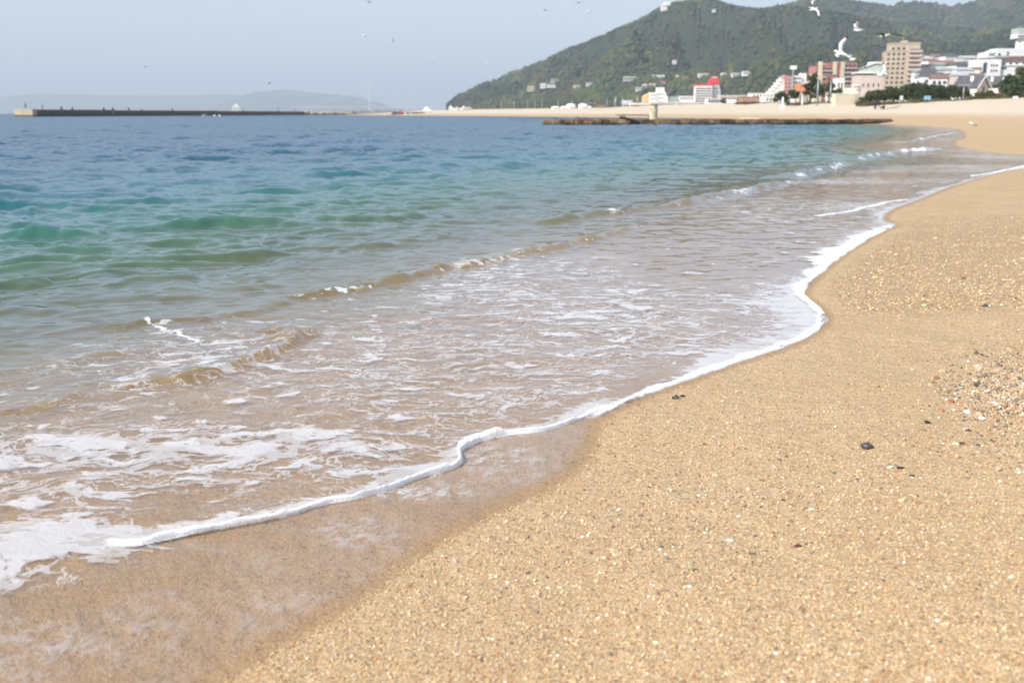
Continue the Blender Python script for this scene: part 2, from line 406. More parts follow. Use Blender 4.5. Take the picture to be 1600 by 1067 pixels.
# the thin swash sheet ripples
W += smoothstep(0, .4, sea)*np.clip(1-off, 0, 1)*(vn.fbm(X*9+Y*3, Y*14, 3)*.0035+vn2.fbm(X*28, Y*34, 2)*.0008)
W = np.maximum(W, bed+.0015+.002*smoothstep(0, .3, sea))
depth = np.clip(W-bed, 0, 20)
# foam density in the swash zone
band = smoothstep(.02, .25, sea)*smoothstep(3.0, 1.5, sea)
dens = band*(.23+.36*vn.fbm(X*.8+3, Y*.8, 3))
d1, p1, s1, t1 = dist_poly(P, E1); bbm = (Y < 4.2)
inner = (s1 > 0)                                      # seaward side of the foam line
dens = dens*np.where((Y < 3.4) & ~inner & (d1 < 2), .0, 1)
dens = np.maximum(dens, np.where(inner & bbm, .72*np.exp(-(d1/.09)**2), 0))
rimw = .09+.16*smoothstep(-.3, .4, vn2.fbm(X*.9, Y*.9, 2))
edge = np.exp(-(sea/rimw)**2)*smoothstep(3.1, 3.6, Y)
dens = np.maximum(dens, .72*edge*smoothstep(40, 14, Y))
def blob(px, py, rx, ry, amp):
    c = ground(px, py); return amp*np.exp(-(((X-c.x)/rx)**2+((Y-c.y)/ry)**2)**1.5)
for b in [(60,850,.27,.12,.72),(10,905,.18,.06,.5),(100,700,.7,.20,.24),(330,700,.5,.24,.26),(20,790,.35,.16,.18),(1010,510,1.2,.9,.05),(760,560,.9,.7,.08),(650,740,.10,.06,.4),(1240,480,.30,.4,.25),(180,755,.4,.1,.15)]:
    dens = np.maximum(dens, np.minimum(1, dens+blob(*b)))
dens = dens*np.where(sea > 3.2, .0, 1)
foam_lines = [([(225,500),(250,514),(275,522),(315,532)], .018, .8), ([(1275,337),(1330,330),(1400,313),(1420,312)], .06, .95), ([(1010,392),(1100,385),(1200,380),(1330,372)], .05, .45),
              ([(1520,276),(1560,269),(1605,261)], .06, 1), ([(970,412),(1050,415),(1120,412)], .03, .5), ([(1300,250),(1340,247)], .2, .5), ([(540,575),(600,590),(690,600)], .012, .6),
              ([(1370,290),(1420,292),(1440,290)], .06, .6), ([(660,452),(700,447),(740,440)], .012, .7), ([(1180,345),(1250,342)], .05, .4), ([(870,545),(960,560)], .02, .4)]
for pts, wdt, amp in foam_lines:
    L = spline(pix(pts), 4); bb = (L.min(0)-1, L.max(0)+1)
    m = np.where((X > bb[0][0]) & (X < bb[1][0]) & (Y > bb[0][1]) & (Y < bb[1][1]))[0]
    if len(m):
        Q = P[m]+.06*np.stack([vn.fbm(P[m, 0]*5, P[m, 1]*5, 3), vn2.fbm(P[m, 0]*5, P[m, 1]*5, 3)], 1)
        d = dist_poly(Q, L)[0]; foam[m] = np.maximum(foam[m], amp*np.exp(-(d/wdt)**2))
film = smoothstep(.0, .05, sea+.012*vn2.fbm(X*14, Y*14, 3))
resid = np.where((Y < 3.4) & ~inner, 1, 0)*smoothstep(0, .04, sea)   # thin film left outside the foam line
resid = resid*np.clip(.22+1.2*vn.fbm(X*3.2+1, Y*3.2, 4), 0, 1)
for b in [(650,770,.16,.05,1.),(560,830,.10,.09,.6),(800,715,.12,.09,.55),(450,950,.12,.10,.35),(700,760,.10,.06,.5)]:
    resid = np.maximum(resid, np.where(~inner, blob(*b), 0)*film)

g = NT('sea_water'); v = g.obj()
dep = g.attr('depth'); fo = g.attr('foam'); de = g.attr('dens'); fi = g.attr('film'); re = g.attr('resid'); cal = g.attr('calm')
# small ripples on the normal
rip = g.n('TexNoise'); rip.inputs['Scale'].default_value = 7.0; rip.inputs['Detail'].default_value = 5; rip.inputs['Roughness'].default_value = .62
mapn = g.n('Mapping'); mapn.inputs['Rotation'].default_value = (0, 0, R(-20)); mapn.inputs['Scale'].default_value = (1.0, 2.0, 1.0); g.l(v, mapn.inputs[0]); g.l(mapn.outputs[0], rip.inputs['Vector'])
off_ = g.vmath('SCALE', g.vmath('SUBTRACT', rip.outputs['Color'], (.5, .5, .5)), scale=g.math('MULTIPLY', cal, 1.0))
flat = g.vmath('MULTIPLY', off_, (1, 1, 0))
nrm = g.vmath('NORMALIZE', g.vmath('ADD', g.n('NewGeometry').outputs['Normal'], flat))
dt = g.n('VectorMath'); dt.operation = 'DOT_PRODUCT'; g.l(nrm, dt.inputs[0]); g.l(g.n('NewGeometry').outputs['Incoming'], dt.inputs[1])
cosi = g.math('ABSOLUTE', dt.outputs['Value'])
fres = g.math('ADD', .02, g.math('MULTIPLY', .98, g.math('POWER', g.math('SUBTRACT', 1.0, cosi, clamp=True), 5.0)))
glo = g.n('BsdfGlossy'); glo.inputs['Roughness'].default_value = .06; g.l(nrm, glo.inputs['Normal']); glo.inputs['Color'].default_value = (.86, .93, 1, 1)
body = g.n('BsdfDiffuse')
g.l(g.ramp(g.math('DIVIDE', dep, 3.0), [(0, (.32,.25,.14)), (.04, (.24,.23,.13)), (.09, (.12,.19,.11)), (.17, (.045,.15,.11)), (.28, (.018,.110,.130)), (.5, (.010,.066,.108)), (1, (.008,.052,.095))]), body.inputs['Color'])
tr = g.n('BsdfTransparent')
g.l(g.ramp(dep, [(0, (.97,.96,.94)), (.05, (.86,.84,.76)), (.3, (.55,.68,.52)), (1, (.15,.45,.40))]), tr.inputs['Color'])
op = g.math('SUBTRACT', 1.0, g.math('POWER', 2.718, g.math('MULTIPLY', dep, -2.6)))
op = g.math('MAXIMUM', op, g.math('MULTIPLY', g.attr('crest'), .38))
under = g.mixs(op, tr.outputs[0], body.outputs[0])
surf = g.mixs(g.math('MULTIPLY', g.math('MINIMUM', fres, .47), fi), under, glo.outputs[0])
# foam lace
wc = g.vmath('ADD', v, g.vmath('SCALE', g.vmath('SUBTRACT', g.noise(v, 3.2, 3, .6, out='Color'), (.5, .5, .5)), scale=.30))
mp2 = g.n('Mapping'); mp2.inputs['Rotation'].default_value = (0, 0, R(-28)); mp2.inputs['Scale'].default_value = (1.0, 1.9, 1.0); g.l(wc, mp2.inputs[0])
a1 = g.noise(mp2.outputs[0], 4.2, 5, .55); a2 = g.noise(mp2.outputs[0], 9.5, 4, .6); a3 = g.noise(mp2.outputs[0], 6.5, 7, .60)
lace = g.math('ABSOLUTE', g.math('SUBTRACT', a1, .5)); lace2 = g.math('ABSOLUTE', g.math('SUBTRACT', a2, .5))
hole = g.math('MINIMUM', lace, g.math('MULTIPLY', lace2, 1.25))
thr = g.math('MULTIPLY', g.math('POWER', g.math('MAXIMUM', de, .0), 2.0), .15)
m1 = g.smooth(g.math('SUBTRACT', thr, hole), -.004, .014)
m1 = g.math('MULTIPLY', m1, .7)
patch = g.smooth(g.math('ADD', a3, g.math('MULTIPLY', de, .36)), .675, .745)
holes = g.smooth(g.vor(mp2.outputs[0], 26, out='Distance'), .10, .26)
patch = g.math('MULTIPLY', patch, g.math('MAXIMUM', holes, g.smooth(de, .45, .75)))
m1 = g.math('MAXIMUM', m1, patch)
m1 = g.math('MULTIPLY', m1, g.smooth(de, .04, .2))
brk = g.noise(v, 22, 5, .7)
m2 = g.math('MULTIPLY', g.smooth(g.math('ADD', fo, g.math('MULTIPLY', g.math('SUBTRACT', brk, .5), 2.2)), .45, .75), .85)
m3 = g.math('MULTIPLY', g.math('MULTIPLY', re, g.smooth(g.noise(v, 26, 7, .78), .42, .66)), .68)
fm = g.math('MAXIMUM', g.math('MAXIMUM', g.math('MULTIPLY', m1, .54), m2), m3)
fm = g.math('MULTIPLY', fm, fi)
fn = g.bump(g.math('ADD', g.noise(v, 60, 4, .7), g.vor(v, 120, out='Distance')), .3, .003)
foamsh = g.bsdf((.74, .75, .77), .55, .3, fn)
MWATER = g.done(g.mixs(fm, surf, foamsh))
calm = np.interp(rr, [0, 3, 8, 20, 60, 200, 26000], [.2, .30, .42, .55, .85, 1.3, 1.8])*np.interp(sea, [0, .5, 2.2, 4, 10], [.35, .55, .6, 1, 1])
water = np_mesh('water', np.stack([X, Y, W], 1), F, MWATER, {'depth': depth, 'foam': foam, 'dens': dens, 'film': film, 'resid': resid, 'crest': crest, 'calm': calm})
tag(water, kind='structure')

# ------------------------------------------------------------------ thick rolls of foam at the edge
g = NT('foam_froth'); v = g.obj()
al = g.math('ADD', g.attr('cover'), g.math('MULTIPLY', g.math('SUBTRACT', g.noise(v, 34, 5, .7), .5), 1.0))
fn = g.bump(g.math('ADD', g.noise(v, 55, 4, .7), g.math('MULTIPLY', g.vor(v, 200, out='Distance'), .5)), .45, .004)
b = g.n('BsdfPrincipled'); b.inputs['Base Color'].default_value = (.80, .805, .82, 1); b.inputs['Roughness'].default_value = .5
b.inputs['Subsurface Weight'].default_value = .25; b.inputs['Subsurface Radius'].default_value = (.01, .01, .012); b.inputs['Subsurface Scale'].default_value = .5; g.l(fn, b.inputs['Normal'])
MFROTH = g.done(g.mixs(g.math('MULTIPLY', g.smooth(al, .30, 1.0), .96), g.n('BsdfTransparent').outputs[0], b.outputs[0]))
def froth(name, line, wid, hei, label, z0=0.0):
    """line: plan polyline; wid, hei: (fraction, value) stops; the beach is on the right of the line"""
    L = np.asarray(line); seg = np.hypot(*np.diff(L, axis=0).T); s = np.concatenate([[0], np.cumsum(seg)]); tot = s[-1]
    n = int(min(1400, max(60, tot/.005))); u = np.linspace(0, tot, n)
    cx = np.interp(u, s, L[:, 0]); cyy = np.interp(u, s, L[:, 1])
    k = 9; ker = np.ones(k)/k
    tx = np.convolve(np.pad(np.gradient(cx), k//2, 'edge'), ker, 'valid'); ty = np.convolve(np.pad(np.gradient(cyy), k//2, 'edge'), ker, 'valid')
    ln = np.hypot(tx, ty); nx, ny = ty/ln, -tx/ln          # right-hand normal = towards the beach
    f = u/tot; w = np.interp(f, [a for a, _ in wid], [b for _, b in wid]); h = np.interp(f, [a for a, _ in hei], [b for _, b in hei])
    w = w*(1+.55*vn.fbm(u*8, u*0+3, 4)); h = h*(1+.6*vn2.fbm(u*15, u*0+1, 4))
    m = 26; q = np.linspace(0, 1, m)                       # 0 seaward .. 1 landward edge
    pr = np.where(q < .72, (q/.72)**1.3, np.sqrt(np.clip(1-((q-.72)/.28)**2, 0, 1)))
    U, Q = np.meshgrid(u, q, indexing='ij'); Pq = np.interp(Q.ravel(), q, pr).reshape(U.shape)
    offs = (Q-1)*w[:, None]+.012*vn2.fbm(U*7, U*0+7, 3)*(.3+.7*Q)
    XX = cx[:, None]+nx[:, None]*offs; YY = cyy[:, None]+ny[:, None]*offs
    dd = sdist(np.stack([XX.ravel(), YY.ravel()], 1)); base = np.interp(dd, prof_d, prof_z).reshape(XX.shape)
    ZZ = np.maximum(base, z0)+.0035+Pq*h[:, None]*(1+.35*vn.fbm(XX*22, YY*22, 3)+.2*vn2.fbm(XX*70, YY*70, 2))-np.where(Q >= 1, .006, 0)
    i = np.arange(n-1)[:, None]*m+np.arange(m-1)[None, :]
    FF = np.stack([i, i+m, i+m+1, i+1], -1).reshape(-1, 4)
    cov = np.minimum(smoothstep(0, .9, Q)**1.4*1.2+.02, 1.05)*(1-.5*smoothstep(.1, .45, vn.fbm(U*3+9, Q*2, 4)))*smoothstep(0, .03, U/tot)*smoothstep(1, .97, U/tot)
    o = np_mesh(name, np.stack([XX.ravel(), YY.ravel(), ZZ.ravel()], 1), FF, MFROTH, {'cover': cov.ravel()})
    tag(o, label, 'foam', 'foam along the water edge', 'stuff'); return o
froth('sea_foam', E1, [(0,.02),(.12,.032),(.4,.020),(.60,.030),(.68,.055),(.72,.048),(.8,.024),(.9,.03),(1,.05)], [(0,.003),(.1,.009),(.4,.009),(.6,.012),(.68,.016),(.73,.015),(.8,.008),(1,.005)], 'thick white roll of foam curving across the wet sand in the foreground')
e = spline(pix([(900,667),(940,651),(1000,622),(1080,593),(1150,568),(1230,542),(1280,515),(1293,495),(1276,478),(1259,463),(1263,448),(1285,426),(1320,398),(1368,368),(1404,352)]), 6)
froth('sea_foam', e, [(0,.04),(.1,.085),(.3,.085),(.5,.13),(.62,.32),(.75,.30),(.9,.30),(1,.12)], [(0,.004),(.3,.004),(.5,.006),(.8,.006),(1,.004)], 'broad white foam edge lapping round the sandy point in the middle')
e = spline(pix([(1515,276),(1550,272),(1580,266),(1610,260)]), 6)
froth('sea_foam', e, [(0,.05),(.5,.10),(1,.14)], [(0,.01),(1,.02)], 'thin white foam line by the far bay at the right edge')
# ================================================================== hills
from mathutils.bvhtree import BVHTree
def forest_mat(name, far=0):
    g = NT(name); v = g.pos()
    n1 = g.noise(v, .012, 6, .62); n2 = g.noise(v, .055, 5, .65); n3 = g.attr('tint', 'Color')
    c = g.ramp(n1, [(.30, (.014,.034,.024)), (.42, (.024,.046,.022)), (.52, (.062,.078,.026)), (.60, (.022,.038,.024)), (.70, (.068,.046,.046))])
    c = g.mix(g.smooth(n2, .50, .72), c, (.070,.064,.028))
    c = g.mix(g.math('MULTIPLY', g.smooth(g.noise(v, .031, 4, .6), .58, .70), .6), c, (.080,.042,.028))
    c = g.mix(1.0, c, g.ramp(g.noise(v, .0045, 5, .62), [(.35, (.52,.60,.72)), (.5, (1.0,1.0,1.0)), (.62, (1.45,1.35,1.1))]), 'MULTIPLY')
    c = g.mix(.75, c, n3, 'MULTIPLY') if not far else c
    c = g.mix(1.0, c, (1.12,1.12,1.32), 'MULTIPLY')  # hazy blue of distance tinted into the foliage colour, besides the haze volume
    return g.done(g.bsdf(c, .9, .1, g.bump(g.noise(v, .35, 4, .7), .7, 1.2)))
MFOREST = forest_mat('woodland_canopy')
gh = NT('hillside_scrub'); vh = gh.pos()
ch = gh.ramp(gh.noise(vh, .03, 6, .65), [(.3, (.020,.034,.018)), (.5, (.036,.048,.022)), (.7, (.058,.052,.028))])
MSCRUB = gh.done(gh.bsdf(ch, .95, .1, gh.bump(gh.noise(vh, .2, 5, .7), .8, 2.5)))
def hill(name, sil, d_foot, d_ridge, z_foot=4.0, spur=.16, trees=0, tsize=(3.2, 6.2), seed=1, mat=None, back=.45, nv=110, shape=.85):
    """sil: silhouette pixels; the ridge stands at d_ridge metres, the foot at d_foot (both may vary with px)"""
    s = np.array(sil, float); n = int((s[-1, 0]-s[0, 0])/1.6); px = np.linspace(s[0, 0], s[-1, 0], n)
    py = np.interp(px, s[:, 0], s[:, 1])
    df = np.interp(px, [a for a, _ in d_foot], [b for _, b in d_foot]); dr = np.interp(px, [a for a, _ in d_ridge], [b for _, b in d_ridge])
    rays = np.array([tuple(ray(a, b)) for a, b in zip(px, py)]); hx = rays[:, 0]/rays[:, 1]; zr = H+rays[:, 2]/rays[:, 1]*dr
    q = np.concatenate([np.linspace(0, 1, nv), 1+np.linspace(.04, back, 14)])
    Q, HX = np.meshgrid(q, hx, indexing='ij'); DF = df[None, :]; DR = dr[None, :]
    YY = DF+(DR-DF)*Q; ZR = np.maximum(zr, z_foot+.5)[None, :]
    XX = HX*YY
    nz_ = VNoise(seed)
    rg = 1-np.abs(nz_.fbm(XX/170+YY/300, YY/520-XX/1500, 4))*2.4
    rg2 = 1-np.abs(nz_.fbm(XX/90, YY/150, 4))*2.0
    prof = np.where(Q <= 1, np.clip(Q, 0, 1)**shape, 1-((Q-1)/back)**2*.6)
    env = np.clip(4*Q*(1-Q), 0, 1)
    ZZ = z_foot+(ZR-z_foot)*(prof+env*spur*(rg-.6)+env*spur*.35*(rg2-.5))
    ZZ += nz_(XX/14, YY/14)*1.6*np.clip(ZR/60, 0, 1)
    # the ridge keeps the skyline: nothing in front of it may stand above the line of sight to it
    zmax = H+(ZR-H)*YY/DR
    ZZ = np.where(Q < 1, np.minimum(ZZ, zmax-.5*(1-Q)*2), ZZ)
    ZZ = np.where(Q == 0, z_foot-6, ZZ)
    m = len(px); i = np.arange(len(q)-1)[:, None]*m+np.arange(m-1)[None, :]
    FF = np.stack([i, i+1, i+m+1, i+m], -1).reshape(-1, 4); VV = np.stack([XX.ravel(), YY.ravel(), ZZ.ravel()], 1)
    o = np_mesh(name, VV, FF, mat or MSCRUB); tag(o, kind='structure')
    if trees:
        r = np.random.default_rng(seed+5); G = VV.reshape(len(q), m, 3)
        a = r.random(trees)*(nv-1.01); b = r.random(trees)*(m-1.01); a0 = a.astype(int); b0 = b.astype(int); fa = (a-a0)[:, None]; fb = (b-b0)[:, None]
        Cn = (G[a0, b0]*(1-fa)+G[a0+1, b0]*fa)*(1-fb)+(G[a0, b0+1]*(1-fa)+G[a0+1, b0+1]*fa)*fb
        bm = bmesh.new(); bmesh.ops.create_icosphere(bm, subdivisions=1, radius=1); T = np.array([v.co[:] for v in bm.verts]); TF = np.array([[v.index for v in f.verts] for f in bm.faces]); bm.free()
        sz = r.uniform(*tsize, trees)*(.8+.4*r.random(trees)); K = len(T)
        jit = 1+r.uniform(-.28, .28, (trees, K)); sc = np.stack([sz*r.uniform(.85, 1.2, trees), sz*r.uniform(.85, 1.2, trees), sz*r.uniform(.7, 1.25, trees)], 1)
        V3 = Cn[:, None, :]+T[None]*jit[..., None]*sc[:, None, :]; V3[..., 2] += (sz*.35)[:, None]
        F3 = (TF[None]+(np.arange(trees)*K)[:, None, None]).reshape(-1, 3)
        base = r.uniform(.65, 1.25, (trees, 1))*np.ones((1, 3)); redd = r.random(trees) < .16; base[redd] *= [1.5, .95, .75]; gold = r.random(trees) < .12; base[gold] *= [1.4, 1.25, .8]
        C4 = np.ones((trees, K, 4)); C4[..., :3] = base[:, None, :]
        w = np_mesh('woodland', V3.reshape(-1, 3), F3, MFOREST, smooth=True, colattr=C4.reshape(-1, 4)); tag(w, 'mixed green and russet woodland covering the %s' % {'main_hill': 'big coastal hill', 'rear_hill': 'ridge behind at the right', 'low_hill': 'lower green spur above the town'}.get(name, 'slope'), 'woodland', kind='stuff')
    return BVHTree.FromPolygons([tuple(v) for v in VV], [tuple(f) for f in FF])
sil_main = [(700,166),(707,160),(715,152),(728,146),(740,140),(755,134),(770,128),(800,115),(815,111),(830,106),(845,99),(860,92),(875,85),(890,78),(905,74),(920,68),(935,61),(950,55),(965,47),(980,42),(1000,33),(1010,29),(1020,22),(1030,17),(1040,12),(1050,9),(1060,6.5),(1080,4),(1100,2.5),(1110,2.2),(1120,4),(1132,9),(1145,12),(1165,15.5),(1190,17.5),(1215,14),(1230,12),(1260,14),(1300,20),(1360,28),(1450,40),(1560,50),(1720,60)]
sil_rear = [(1120,60),(1180,30),(1215,13.5),(1225,10),(1240,8),(1250,3),(1262,1),(1280,.5),(1300,1.5),(1320,4),(1340,6),(1360,9),(1380,11),(1395,9.5),(1410,6),(1425,4),(1440,4),(1455,7),(1480,9.5),(1500,8.5),(1520,4),(1540,-2),(1570,-9),(1620,-16),(1720,-25)]
sil_low = [(800,168),(830,158),(860,150),(900,143),(950,134),(985,127),(1010,121),(1040,120),(1070,117),(1110,110),(1150,106),(1190,98),(1225,91),(1250,84),(1275,72),(1300,70),(1325,76),(1350,74),(1385,62),(1420,53),(1445,52),(1480,62),(1520,58),(1560,48),(1610,45),(1720,50)]
sil_town = [(1385,150),(1405,122),(1430,103),(1460,97),(1500,95),(1540,92),(1580,84),(1640,80),(1740,80)]
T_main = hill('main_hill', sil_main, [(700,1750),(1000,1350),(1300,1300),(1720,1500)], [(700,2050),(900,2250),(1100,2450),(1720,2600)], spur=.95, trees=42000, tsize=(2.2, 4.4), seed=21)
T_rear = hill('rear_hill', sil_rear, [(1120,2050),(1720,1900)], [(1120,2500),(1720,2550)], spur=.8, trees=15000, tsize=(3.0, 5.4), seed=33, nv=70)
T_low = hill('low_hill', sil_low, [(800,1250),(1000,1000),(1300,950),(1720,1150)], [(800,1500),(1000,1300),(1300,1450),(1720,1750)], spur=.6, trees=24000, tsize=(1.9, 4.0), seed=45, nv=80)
T_town = hill('town_slope', sil_town, [(1385,430),(1740,380)], [(1385,900),(1740,1000)], spur=.03, seed=51, nv=50, shape=.9)
hill('far_island', [(330,172),(350,160),(375,150),(400,144),(425,141.5),(450,140),(475,143),(500,146.5),(530,148),(560,152),(590,160),(612,168),(640,174),(670,177)], [(330,10500)], [(330,11500)], z_foot=0, spur=.06, seed=61, nv=30)
hill('far_coast', [(-160,158),(-80,152),(0,151),(40,148),(90,147.5),(150,148.5),(220,149.5),(300,149),(350,148),(400,150),(470,156),(540,164),(600,172),(640,177)], [(-160,12500)], [(-160,13500)], z_foot=0, spur=.05, seed=71, nv=30)
def on_hill(px, py):
    d = ray(px, py); o = Vector((0, 0, H)); best = None
    for t in (T_town, T_low, T_main, T_rear):
        h = t.ray_cast(o, d)
        if h[0] is not None and (best is None or h[3] < best[1]): best = (h[0], h[3])
    return best[0] if best else None

# ================================================================== building kit
M_WHITE = simple('white_render', (.82,.81,.78), .7, .3, .07, .3); M_CREAM = simple('cream_render', (.66,.58,.44), .8, .3, .08, .3)
M_TAN = simple('tan_tile', (.50,.405,.30), .7, .3, .08, .5); M_PINK = simple('pinkish_stone', (.56,.46,.41), .8, .3, .08, .3)
M_BRICK = simple('red_brick', (.40,.175,.135), .8, .3, .12, .3); M_YELLOW = simple('yellow_render', (.70,.50,.22), .8, .3, .08, .3)
M_GREYW = simple('grey_render', (.46,.46,.46), .8, .3, .1, .3); M_REDROOF = simple('red_paint', (.62,.045,.06), .5, .4, .08, .4)
M_DROOF = simple('slate_roof', (.10,.095,.105), .7, .3, .15, .8); M_BROOF = simple('brown_roof', (.22,.13,.10), .8, .3, .15, .8); M_GROOF = simple('grey_green_roof', (.25,.29,.26), .7, .3, .12, .6)
M_GLASS = simple('window_glass', (.045,.055,.065), .15, .6, .2, 1.0); M_METAL = simple('galvanised_metal', (.45,.47,.48), .45, .5, .1, 3, .6)
M_PGREEN = simple('pale_green_panel', (.42,.48,.42), .6, .4, .08, .4); M_CONC = simple('concrete', (.52,.47,.40), .9, .2, .16, .8, bump=.02, bscale=6)
M_BLUE = simple('blue_sign_paint', (.25,.45,.62), .5, .4, .05, 1); M_BARK = simple('bark', (.13,.095,.065), .95, .1, .3, 3, bump=.02, bscale=10)
_win = {}
def win_mesh(w, h, axis, mat=None):
    key = (round(w, 2), round(h, 2), axis, mat.name if mat else '')
    if key not in _win:
        me = bpy.data.meshes.new('window'); b = MB()
        if axis == 'x': b.box(-w/2, w/2, -.06, .03, 0, h); b.box(-w/2-.12, w/2+.12, -.16, .03, -.14, -.02)
        else: b.box(-.06, .03, -w/2, w/2, 0, h); b.box(-.16, .03, -w/2-.12, w/2+.12, -.14, -.02)
        me.from_pydata(b.v, [], b.f); me.materials.append(mat or M_GLASS); _win[key] = me
    return _win[key]
def window(parent, x, y, z, w, h, axis='x', mat=None):
    o = bpy.data.objects.new('window', win_mesh(w, h, axis, mat)); col.objects.link(o); o.parent = parent; o.location = (x, y, z); return o
def facade(root, x0, x1, z0, z1, floors, cols, y=0.0, ww=.55, wh=.5, axis='x', skip=None, mat=None):
    fh = (z1-z0)/floors; cw = (x1-x0)/cols
    for f in range(floors):
        for c in range(cols):
            if skip and skip(f, c): continue
            p = x0+(c+.5)*cw; z = z0+f*fh+fh*.28
            if axis == 'x': window(root, p, y, z, cw*ww, fh*wh, 'x', mat)
            else: window(root, y, p, z, cw*ww, fh*wh, 'y', mat)
def root_at(name, label, cat, px, D, z, rz=0, group=None):
    p = at(px, 177, D); o = empty(name, (p.x, D, z), rz); tag(o, label, cat, group); return o
def zt(py, D): return at(800, py, D).z
def gw(px0, px1, D): return at(px1, 177, D).x-at(px0, 177, D).x
GZ = 3.6

# --- tall tan tower block
D = 600; hT = zt(68, D)-GZ; w = gw(1379, 1431, D)
o = root_at('tower_block', 'tall tan apartment tower with rows of small dark windows and curved balconies, right of centre', 'apartment tower', 1404, D, GZ, R(-14))
fh = hT/14.4; x0, x1 = -w*.52, w*.5
b = MB().box(x0, x1, 0, 15, 0, fh*12.6); b.box(x0+2.0, x1-.9, .8, 14, fh*12.6, hT-.25); b.build('wall', M_TAN, o)
MB().box(x0-.25, x0+w*.62, -.25, 15.2, fh*12.6, fh*12.6+.35).build('roof', M_TAN, o)
MB().box(x0+1.8, x1-.6, .5, 14.2, hT-.25, hT+.35).build('roof', M_TAN, o)
facade(o, x0+.8, x0+w*.60, .4, fh*12.6, 12, 4, 0, .52, .40)
facade(o, x0+3.0, x0+w*.60, fh*12.7, fh*13.9, 1, 3, .8, .5, .42)
for f in range(13):
    z = fh*f+1.0
    MB().prism([(x0+w*.66, z), (x1-1.0, z), (x1+.5, z+.1), (x1+.5, z+1.15), (x0+w*.66, z+1.15)], -1.3, .6).build('balcony', M_PINK, o)
    window(o, x0+w*.83, -.02, z+1.2, w*.26, fh-2.0)
facade(o, 1.5, 13.5, .4, fh*12.4, 6, 2, x0, .4, .25, 'y')
MB().box(-1.6, 2.2, 3, 8, hT+.35, hT+1.6).build('lift_house', M_TAN, o)
MB().tube([(-.3, 4, hT+1.5), (-.3, 4, hT+9.0)], [.18, .08], 6).build('aerial_mast', M_METAL, o)

# --- red brick apartments
D = 800; o = root_at('brick_apartments', 'long red brick apartment block with cream stair bays behind the pine trees', 'apartment block', 1303, D, GZ, R(6))
X0, X1 = gw(1303, 1269, D), gw(1303, 1336, D)
hh = [zt(104, D)-GZ, zt(99, D)-GZ, zt(97, D)-GZ, zt(98.5, D)-GZ]; xs = [X0, X0+8, X0+17, X0+26, X1]
b = MB()
for k in range(4): b.box(xs[k], xs[k+1], .3*(k % 2), 14, 0, hh[k])
b.build('wall', M_BRICK, o)
for k in range(4): MB().box(xs[k]+.2, xs[k+1]-.2, .1+.3*(k % 2), 13.6, hh[k], hh[k]+.5).build('roof', M_BROOF, o)
for xx in (X0+3.5, X0+15.2, X0+21.4): 
    MB().box(xx-1.3, xx+1.3, -1.2, 1, 0, hh[1]+1.0).build('stair_bay', M_CREAM, o)
facade(o, X0+5.2, X0+13.6, 8, hh[0]-.6, 8, 3, -.02, .72, .42); facade(o, X0+22.9, X1-1, 8, hh[3]-.8, 8, 3, -.02, .72, .42)
for f in range(8): MB().box(X0+5, X0+13.8, -.9, .2, 8+f*(hh[0]-8.6)/8-.2, 8+f*(hh[0]-8.6)/8+.75).build('balcony', M_PINK, o); MB().box(X0+22.8, X1-.8, -.9, .2, 8+f*(hh[3]-8.8)/8-.2, 8+f*(hh[3]-8.8)/8+.75).build('balcony', M_PINK, o)
D = 640; o = root_at('brick_annex', 'low red brick block with a cream end bay in front of the long brick apartments', 'apartment block', 1287, D, GZ, R(4))
hA = zt(118, D)-GZ; MB().box(-6, 6.5, 0, 9, 0, hA).build('wall', M_BRICK, o); MB().box(-6.3, -2.6, -.5, 9.3, 0, hA+1.2).build('end_bay', M_CREAM, o); MB().box(-2.3, 6.8, -.3, 9.3, hA, hA+.4).build('roof', M_BROOF, o); facade(o, -2.2, 6.2, 3, hA-.4, 5, 3, -.02, .6, .45)

# --- pinkish block with curved roof
D = 470; o = root_at('stone_hall', 'pinkish stone building with a pale stepped roof left of the tan tower', 'building', 1355, D, GZ, R(-10))
w0, w1 = gw(1355, 1334, D), gw(1355, 1375, D); hB = zt(112.5, D)-GZ
MB().box(w0, w1, 0, 12, 0, hB-1.6).build('wall', M_PINK, o)
MB().box(w0-.6, w1-1.4, -.6, 11, hB-.7, hB-.2).build('roof', M_WHITE, o)
MB().box(w0+.4, w1-2, .3, 10, hB-1.6, hB-.7).build('clerestory', M_GLASS, o)
for k in range(4): MB().box(w0-1.3, w0+1.6, -.9, 1.2, hB*.35+k*1.35, hB*.35+k*1.35+.4).build('balcony', M_WHITE, o)
pts = [(w0+2.0, hB-.2), (w0+2.4, hB+1.2), (w0+8.0, hB+3.3), (w1+.6, hB+3.5), (w1+.6, hB-.2)][::-1]
MB().prism(pts, 1.5, 9).build('upper_storey', M_PGREEN, o)
pts = [(w0+1.6, hB+1.4), (w0+6.0, hB+3.1), (w0+6.2, hB+4.4), (w1+1.0, hB+4.2), (w1+1.0, hB+3.6), (w0+8.0, hB+3.6)][::-1]
MB().prism(pts, .8, 10).build('upper_roof', M_WHITE, o)
facade(o, w0+2.4, w1-.8, 1.2, hB-2.0, 2, 4, -.02, .28, .22)
facade(o, 1.2, 10.5, 1.5, hB-2.5, 2, 2, w1+.03, .3, .5, 'y')

